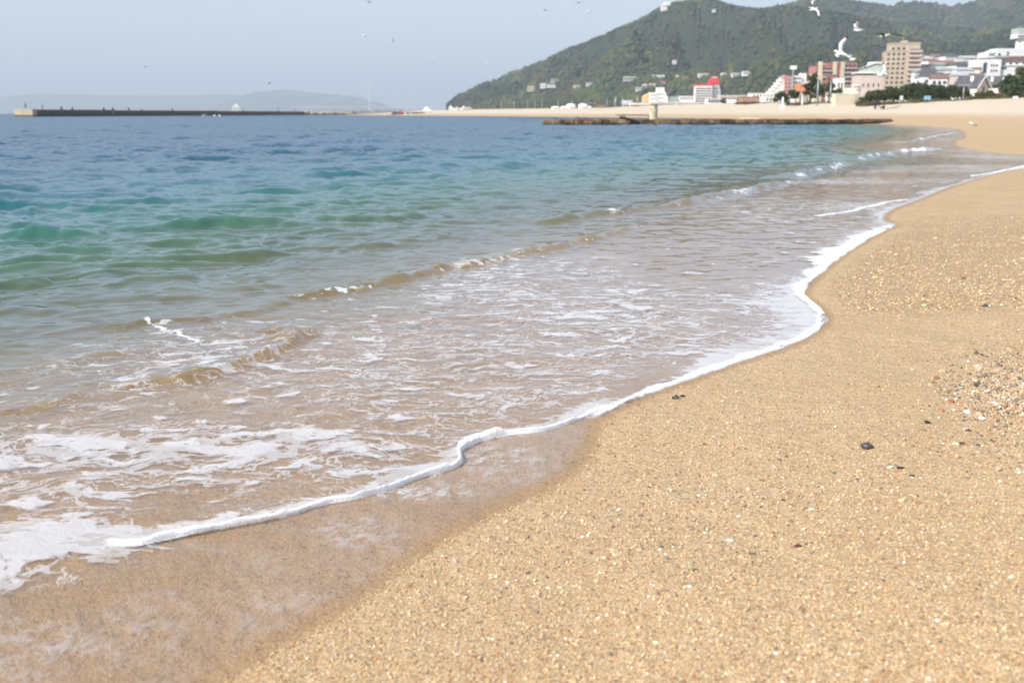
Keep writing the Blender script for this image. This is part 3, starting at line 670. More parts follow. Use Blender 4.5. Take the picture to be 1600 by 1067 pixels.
# --- stepped apartments with red centre
D = 700; o = root_at('stepped_apartments', 'white stepped apartment block with a red brick centre beside the pines', 'apartment block', 1232, D, GZ, R(5))
q = lambda p: gw(1232, p, D)
for k, (a, yt) in enumerate([(1203,143),(1207,138.5),(1211,134),(1215,129),(1219,124),(1223,119.5)]):
    MB().box(q(a), q(a)+2.0 if k < 5 else q(1226), .12*k, 12, 0, zt(yt, D)-GZ).build('terrace', M_WHITE, o)
    MB().box(q(a)-.2, q(a)+1.9, .12*k-.3, 6, zt(yt, D)-GZ, zt(yt, D)-GZ+.7).build('parapet', M_PINK, o)
MB().box(q(1223), q(1236), -1, 10, 0, zt(118, D)-GZ).build('wall', M_BRICK, o)
MB().box(q(1236), q(1250), .4, 12, 0, zt(118.5, D)-GZ).build('wall', M_WHITE, o)
MB().box(q(1250), q(1262), 1.2, 12, 0, zt(128, D)-GZ).build('wall', M_WHITE, o)
facade(o, q(1224), q(1235), 5, zt(119, D)-GZ, 7, 2, -1.02, .7, .4, mat=M_PINK); facade(o, q(1237), q(1249), 5, zt(119, D)-GZ, 6, 3, .38, .6, .42); facade(o, q(1251), q(1261), 5, zt(129, D)-GZ, 4, 2, 1.18, .6, .42)
MB().box(q(1251), q(1260), 3, 7, zt(128, D)-GZ, zt(114.5, D)-GZ).build('lift_tower', M_WHITE, o)
D = 520; o = root_at('floodlight_mast', 'tall floodlight mast with a broad lamp frame above the stepped apartments', 'mast', 1235.5, D, GZ)
ht = zt(107, D)-GZ; MB().tube([(0, 0, 0), (0, 0, ht)], [.5, .28], 8).build('pole', M_METAL, o); MB().box(-1.6, 1.6, -.3, .3, ht-.6, ht+1.2).build('lamp_frame', M_WHITE, o)

# --- red-roofed hotel with ship-like funnel
D = 900; o = root_at('red_roof_hotel', 'white banded hotel with red roof edge and a large red funnel on top', 'hotel', 1105, D, GZ, R(-6))
q = lambda p: gw(1105, p, D); hR = zt(134, D)-GZ
MB().box(q(1085), q(1111), 0, 16, 0, hR).build('wall', M_WHITE, o)
MB().prism([(q(1111), 0), (q(1126.5), 0), (q(1124), hR*.8), (q(1122), hR+.5), (q(1111), hR+.5)], 1.5, 15).build('stair_wing', M_GREYW, o)
MB().box(q(1085)-.4, q(1111)+.3, -.5, 16.4, hR, hR+1.3).build('roof', M_REDROOF, o)
for f in range(8):
    z = 3.2+f*(hR-4)/8; window(o, (q(1085)+q(1111))/2, -.02, z, (q(1111)-q(1085))*.94, (hR-4)/8*.42)
    window(o, (q(1112)+q(1122))/2, 1.45, z, 4.0, (hR-4)/8*.35)
MB().prism([(q(1105), hR+1.3), (q(1123), hR+1.3), (q(1120.5), zt(121.5, D)-GZ), (q(1108.5), zt(121.5, D)-GZ)], 3, 12).build('funnel', M_REDROOF, o)
MB().box(q(1111), q(1119), 4, 10, zt(121.5, D)-GZ, zt(120.3, D)-GZ).build('funnel_cap', M_WHITE, o)

# --- stepped white hotel with yellow wing
D = 850; o = root_at('stepped_hotel', 'white stepped hotel with a square top tower and pale yellow wing', 'hotel', 1025, D, GZ)
q = lambda p: gw(1025, p, D)
MB().box(q(1014), q(1026), 0, 12, 0, zt(145, D)-GZ).build('wall', M_WHITE, o)
MB().prism([(q(1026), 0), (q(1046), 0), (q(1043), zt(153, D)-GZ), (q(1038), zt(143, D)-GZ), (q(1026), zt(143, D)-GZ)], .5, 12).build('wall', M_WHITE, o)
MB().box(q(1026), q(1037.5), 2, 9, zt(143, D)-GZ, zt(137, D)-GZ).build('top_tower', M_WHITE, o)
MB().prism([(q(1005), 0), (q(1014), 0), (q(1014), zt(147, D)-GZ), (q(1010), zt(147, D)-GZ), (q(1005), zt(151, D)-GZ)], .8, 11).build('yellow_wing', M_YELLOW, o)
facade(o, q(1015), q(1025.5), 2, zt(146, D)-GZ, 4, 2, -.02, .85, .35, mat=M_GREYW); facade(o, q(1027), q(1037), 2, zt(144, D)-GZ, 4, 2, .48, .8, .35, mat=M_GREYW)

# --- plain boxes of the waterfront, each its own thing
def block(name, label, cat, x0, x1, yt, D, floors, cols, wall, roof=None, style='flat', rz=0, dep=10, zb=None, ww=.5, wh=.42, group=None):
    zb = GZ-.1 if zb is None else zb
    cx = (x0+x1)/2; o = root_at(name, label, cat, cx, D, zb, rz, group); a, b_ = gw(cx, x0, D), gw(cx, x1, D); h = zt(yt, D)-zb
    if style == 'flat':
        MB().box(a, b_, 0, dep, 0, h-.3).build('wall', wall, o); MB().box(a-.2, b_+.2, -.2, dep+.2, h-.3, h).build('roof', roof or wall, o)
    elif style == 'gable':      # ridge along x
        hw = h*.66; MB().box(a, b_, 0, dep, 0, hw).build('wall', wall, o)
        r = MB(); ov = .35; y0, y1 = -ov, dep+ov; ym = dep/2
        r.add([(a-ov, y0, hw-.1), (b_+ov, y0, hw-.1), (b_+ov, ym, h), (a-ov, ym, h), (a-ov, y1, hw-.1), (b_+ov, y1, hw-.1), (a-ov, y0, hw-.3), (b_+ov, y0, hw-.3), (a-ov, y1, hw-.3), (b_+ov, y1, hw-.3)],
              [(0,1,2,3), (3,2,5,4), (0,3,4,8,6), (1,7,9,5,2), (0,6,7,1), (4,5,9,8), (6,8,9,7)]); r.build('roof', roof or M_DROOF, o); h = hw
    elif style == 'gable_y':    # gable end faces the camera
        hw = h*.62; MB().prism([(a, 0), (b_, 0), (b_, hw), ((a+b_)/2, h-.15), (a, hw)], 0, dep).build('wall', wall, o); m_ = (a+b_)/2; ov = .4
        sl = (h-hw)/(b_-m_)
        MB().prism([(a-ov, hw-ov*sl), (m_, h), (m_, h+.18), (a-ov, hw-ov*sl+.18)], -ov, dep+ov).build('roof', roof or M_DROOF, o)
        MB().prism([(m_+.01, h), (b_+ov, hw-ov*sl), (b_+ov, hw-ov*sl+.18), (m_+.01, h+.18)], -ov, dep+ov).build('roof', roof or M_DROOF, o); h = hw
    if floors: facade(o, a+.3, b_-.3, .3, h-.2, floors, cols, -.02, ww, wh)
    return o
block('white_house', 'white two-storey house between the stepped hotel and the red-topped hotel, the left of a pair', 'house', 1046, 1060, 151, 850, 2, 3, M_WHITE, M_GROOF, 'gable')
block('white_house', 'wider white house just left of the red-topped hotel', 'house', 1061, 1083, 150, 850, 3, 5, M_WHITE, M_GREYW)
block('grey_shed', 'low grey building at the foot of the stepped white hotel', 'building', 1018, 1056, 160, 620, 1, 8, M_GREYW, M_WHITE)
block('low_building', 'long low pale building under the trees left of the stepped hotel', 'building', 985, 1013, 160.5, 700, 1, 6, M_WHITE, M_GREYW)
block('low_building', 'small white gabled building beyond the masts left of the stepped hotel', 'building', 973, 988, 157, 800, 1, 3, M_WHITE, M_GREYW, 'gable')
block('low_building', 'low grey and white building in front of the right half of the white houses', 'building', 1058, 1092, 160, 600, 1, 7, M_GREYW, M_WHITE)
block('boat_house', 'pale glassy building at the foot of the red-topped hotel', 'building', 1105, 1128, 154, 650, 2, 5, M_WHITE, M_PGREEN, ww=.75, wh=.5)
block('station_building', 'long thin flat-roofed building right of the red-topped hotel', 'building', 1124, 1168, 149.3, 820, 2, 12, M_PINK, M_WHITE)
block('white_shed', 'small white shed with a sloping roof at the back edge of the sand', 'shed', 1132, 1149, 156, 430, 1, 3, M_WHITE, M_WHITE, 'gable', dep=6)
block('brown_lodge', 'low brown building behind the hedge, left of the white block', 'building', 1160, 1194, 151.5, 480, 1, 6, simple('brown_stone', (.38,.23,.15), .85, .2, .15, .5), M_BROOF, wh=.3)
block('white_block', 'white two-storey block beside the low brown building', 'building', 1173, 1213, 146, 620, 3, 7, M_WHITE, M_WHITE)
block('white_block', 'bright white low building in front of the stepped apartments', 'building', 1194, 1212, 151, 470, 2, 3, M_WHITE, M_WHITE, 'flat')
block('red_roof_house', 'small house with an orange-red roof half hidden by the left pine', 'house', 1246, 1263, 131, 480, 1, 3, M_CREAM, simple('orange_tile', (.50,.20,.10), .8, .3, .15, 1), 'gable')
block('square_white_house', 'square white house between the two clumps of pines', 'house', 1304, 1316, 122.5, 420, 2, 2, M_WHITE, M_WHITE, dep=5)
block('low_white_house', 'low white house with a pale roof behind the concrete wall', 'house', 1300, 1338, 137, 330, 1, 5, M_WHITE, M_CREAM, 'gable', dep=8)
block('white_terrace', 'long white terrace of flats along the top of the hillside town', 'flats', 1449, 1531, 87.5, 1080, 2, 22, M_WHITE, M_WHITE, zb=zt(99, 1080), ww=.4, wh=.4)
block('white_house', 'white flat-roofed house immediately right of the tan tower top rows', 'house', 1430, 1442, 92, 950, 2, 2, M_WHITE, M_WHITE, zb=zt(108, 950))

# --- big white complex and control tower at the right
D = 560; o = root_at('white_complex', 'big white seaside building with dark slotted windows and a projecting end block at the right', 'building', 1545, D, zt(128, D), R(-4))
zb = zt(128, D); q = lambda p: gw(1545, p, D); hq = lambda y: zt(y, D)-zb
MB().box(q(1521), q(1556), 0, 14, -6, hq(93)).build('wall', M_WHITE, o)
MB().box(q(1528), q(1562), 1.5, 16, hq(93), hq(90.6)).build('roof', M_DROOF, o)
MB().box(q(1556), q(1612), 2, 16, -6, hq(101)).build('wing', M_WHITE, o)
MB().prism([(q(1556), hq(95)), (q(1569), hq(89)), (q(1614), hq(87)), (q(1614), hq(95))], 1.4, 15).build('roof', M_BROOF, o)
MB().box(q(1557), q(1612), 1.6, 2, hq(103.5), hq(102.3)).build('ledge', M_GREYW, o)
MB().box(q(1556.2), q(1612), 2.4, 15, hq(101), hq(95)).build('wing_top', M_WHITE, o)
for f, yy in enumerate((112, 104)):
    for c in range(3): window(o, q(1542+c*4), -.02, hq(yy), .75, 1.0)
    window(o, q(1532), -.02, hq(yy+2), 1.9, 2.6)
window(o, q(1562), 1.98, hq(101), 1.6, .9); window(o, q(1562), 1.98, hq(108), 3.4, .9)
for p in (1573, 1582, 1593, 1604): window(o, q(p), 2.38, hq(100.5), 1.3, 1.0)
D = 640; o = root_at('upper_white_hall', 'white hall with an arched parapet above the big seaside building', 'building', 1570, D, zt(95, D)); q = lambda p: gw(1570, p, D); zb = zt(95, D); hq = lambda y: zt(y, D)-zb
MB().prism([(q(1534), 0), (q(1616), 0), (q(1616), hq(77)), (q(1552), hq(76)), (q(1545), hq(80)), (q(1534), hq(82))], 0, 14).build('wall', M_WHITE, o)
MB().box(q(1545), q(1580), -.3, .2, hq(90), hq(87.5)).build('roof_band', M_GREYW, o)
for p in (1536.5, 1541): MB().ell((q(p), -.2, hq(83)), (.9, .9, 1.2)).build('dome', M_WHITE, o, smooth=True)
window(o, q(1552), -.02, hq(88), 1.6, 1.6); window(o, q(1565), -.02, hq(88), 1.2, 2.6)
MB().prism([(q(1588), hq(80)), (q(1612), hq(80)), (q(1603), hq(66))], 2, 8).build('gable', M_WHITE, o)
D = 680; o = root_at('observation_tower', 'round white observation tower with a wide pale green box top at the right edge', 'tower', 1584, D, zt(85, D)); zb = zt(85, D); hq = lambda y: zt(y, D)-zb; u = D/1556
pts = []; 
MB().tube([(0, 0, 0), (0, 0, hq(62)), (0, 0, hq(60.5))], [8.2*u, 8.2*u, 8.6*u], 20).build('shaft', M_WHITE, o, smooth=False)
MB().box(-12.3*u, 11.6*u, -11*u, 11*u, hq(61), hq(53.8)).build('cabin', M_WHITE, o)
MB().box(-12.6*u, 12*u, -11.3*u, 11.3*u, hq(53.8), hq(53)).build('ledge', M_GREYW, o)
MB().box(-11.8*u, 12.2*u, -11*u, 11*u, hq(53), hq(45.2)).build('upper_cabin', M_PGREEN, o)
for k in range(7): window(o, (-10+k*3.2)*u, -11*u-.02, hq(59.2), 2.3*u, 2.6*u)
for xx in (-6.5, -2.5): MB().tube([(xx*u, 0, hq(45.2)), (xx*u, 0, hq(41.5))], .12, 6).build('aerial', M_METAL, o)

# --- near houses at the right
def gable_house(px, D, zb, label, scale, wallL, wallR, roofm, rz):
    o = root_at('gabled_house', label, 'house', px, D, zb, rz, 'gabled houses behind the beach hedge')
    w, dp, hw, hr = 7.0*scale, 6.5*scale, 4.6*scale, 2.9*scale
    MB().prism([(-w/2, 0), (w/2, 0), (w/2, hw), (0, hw+hr-.12), (-w/2, hw)], 0, dp).build('wall', wallR, o)
    ov = .45; sl = hr/(w/2)
    for s_ in (-1, 1):
        p = [(s_*.01, hw+hr), (s_*(w/2+ov), hw-ov*sl), (s_*(w/2+ov), hw-ov*sl+.22), (s_*.01, hw+hr+.22)]
        if s_ > 0: p = p[::-1]
        MB().prism(p[::-1], -ov, dp+ov).build('roof', roofm, o)
        pb = [(s_*.01, hw+hr-.3), (s_*(w/2+ov), hw-ov*sl-.3), (s_*(w/2+ov), hw-ov*sl+.24), (s_*.01, hw+hr+.24)]
        if s_ > 0: pb = pb[::-1]
        MB().prism(pb[::-1], -ov-.12, -ov-.01).build('bargeboard', M_WHITE, o)
    MB().box(-w/2-.05, -w/2, 0, dp, 0, hw-.5).build('side_wall', wallL, o)
    MB().box(-w*.30, -w*.16, dp*.3, dp*.42, hw+hr*.5, hw+hr*.5+1.3).build('chimney', M_WHITE, o)
    for (x, z, a, b_) in ((-w*.2, hw*.25, 1.0, 1.2), (w*.18, hw*.25, 1.0, 1.2), (w*.05, hw*.75, 1.1, 1.1)): window(o, x, -.02, z, a*scale, b_*scale)
    for yy in (.25, .6): window(o, -w/2-.06, dp*yy, hw*.3, 1.1*scale, 1.2*scale, 'y')
    return o
gable_house(1532, 262, 3.3, 'white-sided house with a pinkish gable end and dark roof behind the beach hedge', .92, M_WHITE, M_PINK, M_DROOF, R(40))
gable_house(1560, 300, 4.2, 'second gabled house with dark roof, partly hidden by the dark pine at the right', .95, M_WHITE, M_PINK, M_DROOF, R(52))
gable_house(1512, 330, 3.6, 'dark-roofed house just left of and behind the pinkish gable', .8, M_WHITE, M_CREAM, M_GROOF, R(60))

# --- small houses on the slope between the tower and the white complex
walls = [(M_WHITE, 'white'), (M_CREAM, 'cream'), (M_GREYW, 'grey'), (M_PINK, 'pinkish')]; roofs = [(M_DROOF, 'dark'), (M_GREYW, 'grey'), (M_BROOF, 'brown'), (M_GROOF, 'grey-green')]
ordn = ['first', 'second', 'third', 'fourth', 'fifth', 'sixth', 'seventh', 'eighth', 'ninth', 'tenth', 'eleventh']
hr_ = random.Random(9)
for row, (yb, n, rown, s_) in enumerate([(104, 8, 'top', .80), (111.5, 9, 'second', .74), (119, 9, 'third', .66), (127, 8, 'fourth', .62), (135, 7, 'lowest', .55)]):
    for k in range(n):
        px = 1437+(k+.5)*(84/n)+hr_.uniform(-2.5, 2.5); hit = on_hill(px, yb+hr_.uniform(-1.5, 1.5))
        if hit is None: continue
        (wm, wn), (rm, rn) = walls[0] if hr_.random() < .55 else hr_.choice(walls), hr_.choice(roofs)
        o = empty('hillside_house', hit-Vector((0, 0, 1.0)), hr_.uniform(-.5, .5)); tag(o, '%s %s-roofed house, %s from tan tower in %s slope row' % (wn, rn, ordn[k], rown), 'house', 'houses on the slope right of the tan tower')
        w_ = hr_.uniform(8, 14)*s_/.7; h_ = hr_.uniform(5.2, 8.0)*s_/.7; d_ = hr_.uniform(6, 9)
        MB().box(-w_/2, w_/2, 0, d_, -3, h_).build('wall', wm, o)
        r = MB(); ov = .5; e = hr_.uniform(1.2, 2.2); ins = hr_.choice([0, w_*.25])
        r.add([(-w_/2-ov, -ov, h_), (w_/2+ov, -ov, h_), (w_/2+ov, d_+ov, h_), (-w_/2-ov, d_+ov, h_), (-w_/2-ov+ins, d_/2, h_+e), (w_/2+ov-ins, d_/2, h_+e)], [(0,3,2,1), (0,1,5,4), (2,3,4,5), (1,2,5), (3,0,4)])
        r.build('roof', rm, o)
        for c in range(3): window(o, (-.32+.32*c)*w_, -.02, h_*.5, 1.5, 1.3)
        window(o, -.2*w_, -.02, h_*.08, 2.2, 1.3)

# --- buildings scattered on the wooded hillside
def hillhouse(x0, x1, yt, yb, label, wall, roof=None, kind='house', gable=False, floors=1, cols=3):
    hit = on_hill((x0+x1)/2, yb)
    if hit is None: return
    D = hit.y; cx = (x0+x1)/2; o = empty('hillside_'+kind, (hit.x, hit.y-7, hit.z+.3)); tag(o, label, kind)
    D2 = hit.y-7; a = gw(cx, x0, D2); b_ = gw(cx, x1, D2); h = max(3.6, zt(yt, D2)-(hit.z+.3))
    MB().box(a, b_, 0, 9, -2, h*(.7 if gable else .9)).build('wall', wall, o)
    if gable: MB().add([(a-.6, -.6, h*.7), (b_+.6, -.6, h*.7), (b_+.6, 9.6, h*.7), (a-.6, 9.6, h*.7), (a, 4.5, h), (b_, 4.5, h)], [(0,3,2,1), (0,1,5,4), (2,3,4,5), (1,2,5), (3,0,4)]).build('roof', roof or M_DROOF, o)
    else: MB().box(a-.4, b_+.4, -.4, 9.4, h*.9, h).build('roof', roof or wall, o)
    facade(o, a+.5, b_-.5, .2, h*.68, floors, cols, -.02, .5, .4)
for args in [
    (824,840,134.5,142,'beige building at the left end of the hillside buildings', M_CREAM, None, 'building', False, 2, 4),
    (844,852,130.5,137,'small white block just above the beige hillside building', M_WHITE), (854,868,132.5,136,'low white terrace on the hill right of the small white block', M_WHITE, None, 'terrace', False, 1, 5),
    (860,873,123.5,129,'pale grey house standing alone above the left hillside terrace', M_GREYW, M_GROOF, 'house', True),
    (896,914,133,137.5,'tan low building in the middle of the wooded slope', M_CREAM, None, 'building', False, 1, 5), (916,933,130.5,134,'long white bar-like building right of the tan low building', M_WHITE, None, 'building', False, 1, 5),
    (974,1008,120,126,'wide grey-white villa with a low hipped roof on the wooded slope', M_GREYW, M_PINK, 'villa', True, 1, 7), (1018,1037,117,123.5,'white and pale green clinic-like block above the stepped hotel', M_WHITE, M_PGREEN, 'building', False, 1, 5),
    (1030,1038,127,132,'small red-roofed house above the stepped hotel', M_WHITE, M_REDROOF, 'house', True), (1013,1023,131,136,'white house with a pinkish roof left of the small red-roofed house', M_WHITE, M_PINK, 'house', True),
    (993,1003,138,142,'white cottage in the trees at the lower left of the stepped hotel', M_WHITE, M_GREYW, 'house', True), (1003,1010,134.5,137.5,'pale grey cottage between two white cottages above the stepped hotel', M_GREYW, M_WHITE, 'house', True),
    (1055,1059,119.5,123,'tiny white house alone in the trees left of the red-topped hotel', M_WHITE), (1066,1074,120.5,127,'reddish house on the slope left of the red-topped hotel', simple('rose_render', (.60,.33,.27), .8, .3, .1, 1), M_BROOF, 'house', True),
    (1090,1098,117,120.5,'first small white house of the upper row behind the red funnel', M_WHITE), (1099,1106,116.5,120,'second small white house of the upper row behind the red funnel', M_CREAM),
    (1126,1135,115,120,'white house just right of the red funnel top', M_WHITE, M_WHITE, 'house', True), (1142,1155,114,121,'larger white house in the upper row right of the red funnel', M_WHITE, M_GREYW, 'house', True),
    (1159,1175,112,117.5,'rightmost bright white house of the upper hillside row', M_WHITE, M_WHITE, 'house', True), (1051,1056,96,99,'single tiny white hut high in the woods', M_WHITE, None, 'hut', False, 1, 1),
    (1113,1117,16,19,'tiny white hut near the summit of the hill', M_WHITE, None, 'hut', False, 1, 1),
    (905,930,163.5,166,'low pale building at the wood edge behind the white domes', M_GREYW, None, 'building', False, 1, 6)]:
    hillhouse(*args)
hit = on_hill(1043, 14)
o = empty('summit_station', (hit.x, hit.y, zt(12, hit.y))); tag(o, 'white lookout building with a round dome on the very top of the hill', 'lookout'); u = hit.y/1556
MB().box(-9*u, 9*u, 0, 10, -6, 4.5*u).build('wall', M_WHITE, o); MB().box(1*u, 7*u, 1, 9, 4.5*u, 8*u).build('upper_room', M_WHITE, o); MB().ell((-3*u, 4, 4.5*u), (3.4*u, 3.4*u, 3*u)).build('dome', M_WHITE, o, smooth=True)
MB().tube([(5*u, 4, 8*u), (5*u, 4, 12*u)], .4, 6).build('aerial', M_METAL, o)
for k in range(4): window(o, (-7+k*3)*u, -.02, 1.4*u, 1.6*u, 1.3*u)
# ================================================================== placing things on the terrain
def on_sand(px, py, it=7):
    if py < 206:      # far points: march along the sight line to the first crossing with the ground
        d = ray(px, py); Ys = np.geomspace(20, 500, 900); xs = d.x/d.y*Ys; zs = H+d.z/d.y*Ys
        g_ = land_z(xs, Ys, sdist(np.stack([xs, Ys], 1))); k = np.argmax(g_ > zs) if (g_ > zs).any() else int(np.argmin(np.abs(g_-zs)))
        return Vector((xs[k], Ys[k], g_[k]))
    z = .3
    for _ in range(it):
        p = ground(px, py, min(z, H-.02) if py > 178 else z)
        if p.y < 0 or p.y > 4000: break
        z = .5*z+.5*tz(p.x, p.y)
    return Vector((p.x, p.y, tz(p.x, p.y)))
def foot(px, D):
    x = at(px, 177, D).x; return Vector((x, D, tz(x, D)))

# ------------------------------------------------------------------ trees and hedges
g = NT('pine_foliage'); v = g.pos()
MLEAF = g.done(g.bsdf(g.mix(g.noise(v, .9, 3, .6), (.030,.052,.020), (.075,.095,.034)), .8, .2))
g = NT('shrub_foliage'); v = g.pos()
MLEAF2 = g.done(g.bsdf(g.mix(g.noise(v, .8, 3, .6), (.055,.075,.025), (.13,.12,.045)), .8, .2))
g = NT('autumn_foliage'); v = g.pos()
MLEAF3 = g.done(g.bsdf(g.mix(g.noise(v, .9, 3, .6), (.16,.10,.045), (.24,.17,.09)), .8, .2))
def leaf_mesh(name, lobes, n, size, seed, mat, parent):
    """lobes: (centre, radii); leaves = small quads through the lobes' shells and volume"""
    r = np.random.default_rng(seed); V = []
    w = np.array([a[1][0]*a[1][1]*a[1][2] for a in lobes])**.7; w /= w.sum(); cnt = r.multinomial(n, w)
    for (c, rd), k in zip(lobes, cnt):
        d = r.normal(size=(k, 3)); d /= np.linalg.norm(d, axis=1)[:, None]; q = r.random(k)**.45*(1+r.normal(size=k)*.10)
        V.append(np.array(c)+d*q[:, None]*np.array(rd))
    C_ = np.vstack(V); k = len(C_); a = r.normal(size=(k, 3)); a /= np.linalg.norm(a, axis=1)[:, None]
    b = np.cross(a, r.normal(size=(k, 3))); b /= np.linalg.norm(b, axis=1)[:, None]
    s = size*r.uniform(.6, 1.35, k)[:, None]; a *= s; b *= s*.55
    P4 = np.stack([C_-a-b*.4, C_-b, C_+a, C_+b], 1).reshape(-1, 3)
    o = np_mesh(name, P4, np.arange(4*k).reshape(-1, 4), mat, smooth=False); o.parent = parent; return o
def tree(name, label, px, D, ytop, wpx, kind='pine', seed=1, group=None, mat=None, lean=0.0):
    p = foot(px, D); h = max(1.0, zt(ytop, D)-p.z); w = wpx*D/1556
    o = empty(name, p); tag(o, label, 'tree' if kind != 'shrub' else 'shrub', group); r = random.Random(seed)
    top = (lean*h, 0, h*.86); mid = (lean*h*.4+r.uniform(-.1, .1), 0, h*.45)
    MB().tube([(0, 0, -.3), mid, top], [.045*h, .032*h, .012*h], 7).build('trunk', M_BARK, o, smooth=True)
    lobes = []
    if kind == 'pine':
        for k in range(9):
            f = .34+.62*k/8; rad = w*.5*(1.05-.55*abs(f-.6)*1.6)*r.uniform(.55, .8); a = r.uniform(0, 6.28); e = w*.30*(1.15-f)
            c = (lean*h*f+math.cos(a)*e*1.3, math.sin(a)*e, h*f); lobes.append((c, (rad, rad*.9, h*.085*r.uniform(.8, 1.3))))
            if k < 7: MB().tube([(lean*h*(f-.1), 0, h*(f-.10)), c], [.014*h, .006*h], 5).build('limb', M_BARK, o)
        n = 900
    else:
        for k in range(10):
            a = r.uniform(0, 6.28); f = r.uniform(.22, .78); e = w*.32*r.random()**.5; s = w*r.uniform(.20, .30)
            lobes.append(((math.cos(a)*e, math.sin(a)*e, h*f), (s, s, h*.20*r.uniform(.8, 1.15))))
        n = 1100
    leaf_mesh('crown', lobes, n, max(.10, .045*w+.04*h*.6), seed, mat or MLEAF, o)
    return o
tree('pine_tree', 'dark leaning pine, tallest of the left clump, beside the tall lamp pole', 1264, 255, 116, 24, 'pine', 3, lean=.10)
tree('pine_tree', 'lower pine with open limbs just left of the tall lamp pole', 1277, 250, 133, 26, 'pine', 4)
tree('pine_tree', 'spreading pine behind the second lamp pole', 1293, 255, 130, 26, 'pine', 5)
tree('pine_tree', 'small pine right of the second lamp pole, above the concrete wall', 1309, 262, 139, 18, 'pine', 6)
tree('round_tree', 'round green tree left of the pine clump', 1240, 260, 139, 24, 'round', 7)
tree('round_tree', 'low dark tree at the left end of the beach trees', 1219, 270, 141, 26, 'round', 8)
tree('round_tree', 'small green tree in front of the pale glassy building', 1130, 420, 153, 9, 'round', 61)
tb = [(1345,150,18),(1356,141,20),(1368,137,22),(1381,137,24),(1394,134,26),(1408,131,26),(1421,129,26),(1434,128,26),(1447,131,24),(1459,131,24),(1471,130,24),(1483,129,24),(1495,129,22),(1505,133,16)]
for i, (px, yt, w) in enumerate(tb):
    tree('round_tree', 'dark green beach tree, %s from the left in the dense row behind the sand' % ['first','second','third','fourth','fifth','sixth','seventh','eighth','ninth','tenth','eleventh','twelfth','thirteenth','last'][i], px, 205+(i*37 % 17), yt, w, 'round', 20+i, 'dense row of trees behind the beach')
tree('pine_tree', 'big dark pine in front of the second gabled house', 1570, 215, 120, 46, 'pine', 41)
tree('pine_tree', 'dark pine at the right edge of the view', 1597, 220, 116, 36, 'pine', 42)
tree('pine_tree', 'paler pine above the big dark pine at the right', 1590, 250, 106, 30, 'pine', 43, mat=MLEAF2)
tree('round_tree', 'low dark tree filling the gap under the big dark pine', 1580, 210, 132, 40, 'round', 44)
for i, (px, yt, w, mt, lb) in enumerate([(1528, 143, 18, MLEAF2, 'yellowish shrub below the pinkish gable'), (1541, 139, 18, MLEAF2, 'olive shrub right of the pinkish gable'), (1552, 144, 16, MLEAF3, 'brown autumn shrub left of the big dark pine'), (1562, 146, 14, MLEAF3, 'small brown shrub at the foot of the big dark pine')]):
    tree('shrub', lb, px, 208, yt, w, 'shrub', 50+i, mat=mt)
def hedge(label, x0, x1, D, ytop, mat, seed, dens=30, thick=1.6):
    p = foot((x0+x1)/2, D); o = empty('hedge', p); tag(o, label, 'hedge'); a, b_ = gw((x0+x1)/2, x0, D), gw((x0+x1)/2, x1, D); h = max(.4, zt(ytop, D)-p.z)
    r = random.Random(seed); lobes = []; n = max(4, int((b_-a)/1.4))
    for k in range(n): lobes.append(((a+(k+.5)*(b_-a)/n, r.uniform(-.4, .4), h*.42), ((b_-a)/n*.8, thick*.6, h*.55*r.uniform(.8, 1.15))))
    MB().box(a*.97, b_*.97, -.25, .25, -.3, h*.45).build('stems', M_BARK, o)
    leaf_mesh('leaves', lobes, int(dens*(b_-a)), .22, seed, mat, o)
hedge('long low dark hedge in front of the brown lodge', 1147, 1222, 300, 160.0, MLEAF, 71)
hedge('low dark hedge under the left pines', 1226, 1302, 240, 157.5, MLEAF, 72)
hedge('olive ground-hugging hedge right of the concrete wall', 1335, 1424, 200, 155.5, MLEAF2, 73)
hedge('yellowish low hedge under the row of trees', 1420, 1512, 197, 154.5, MLEAF2, 74)
hedge('rough low hedge before the gabled houses', 1508, 1640, 200, 152.0, MLEAF2, 75)
hedge('thin green hedge behind the sand left of the white domes', 700, 860, 640, 168.3, MLEAF2, 76, 8)
hedge('green hedge behind the sand right of the red awning', 950, 1060, 560, 167.0, MLEAF, 77, 8)

# ------------------------------------------------------------------ poles, signs, walls
def pole(name, label, px, D, ytop, rad=.10, arm=None, group=None, cat='lamp post'):
    p = foot(px, D); o = empty(name, p); tag(o, label, cat, group); h = zt(ytop, D)-p.z
    MB().tube([(0, 0, -.4), (0, 0, h)], [rad, rad*.7], 8).build('pole', M_METAL, o, smooth=True)
    if arm == 'T': MB().box(-1.1, 1.1, -.12, .12, h-.05, h+.16).build('lamp_head', M_METAL, o)
    elif arm == 'L': MB().tube([(0, 0, h), (.5, 0, h+.25), (1.2, 0, h+.2)], .06, 6).build('arm', M_METAL, o); MB().box(.9, 1.6, -.14, .14, h+.10, h+.24).build('lamp_head', M_WHITE, o)
    return o
pole('lamp_post', 'tall pale lamp pole standing right of the leaning pine', 1275.5, 225, 122, .16, 'L')
pole('lamp_post', 'pale lamp pole in front of the spreading pine', 1295.5, 228, 129, .16, 'L')
pole('lamp_post', 'short lamp pole above the concrete wall', 1346.5, 225, 134, .15, None)
pole('lamp_post', 'T-shaped lamp pole left of the pinkish gabled house', 1502.5, 203, 134, .12, 'T')
pole('lamp_post', 'thin pole between the two low hedges near the left beach trees', 1248, 240, 146, .08, None)
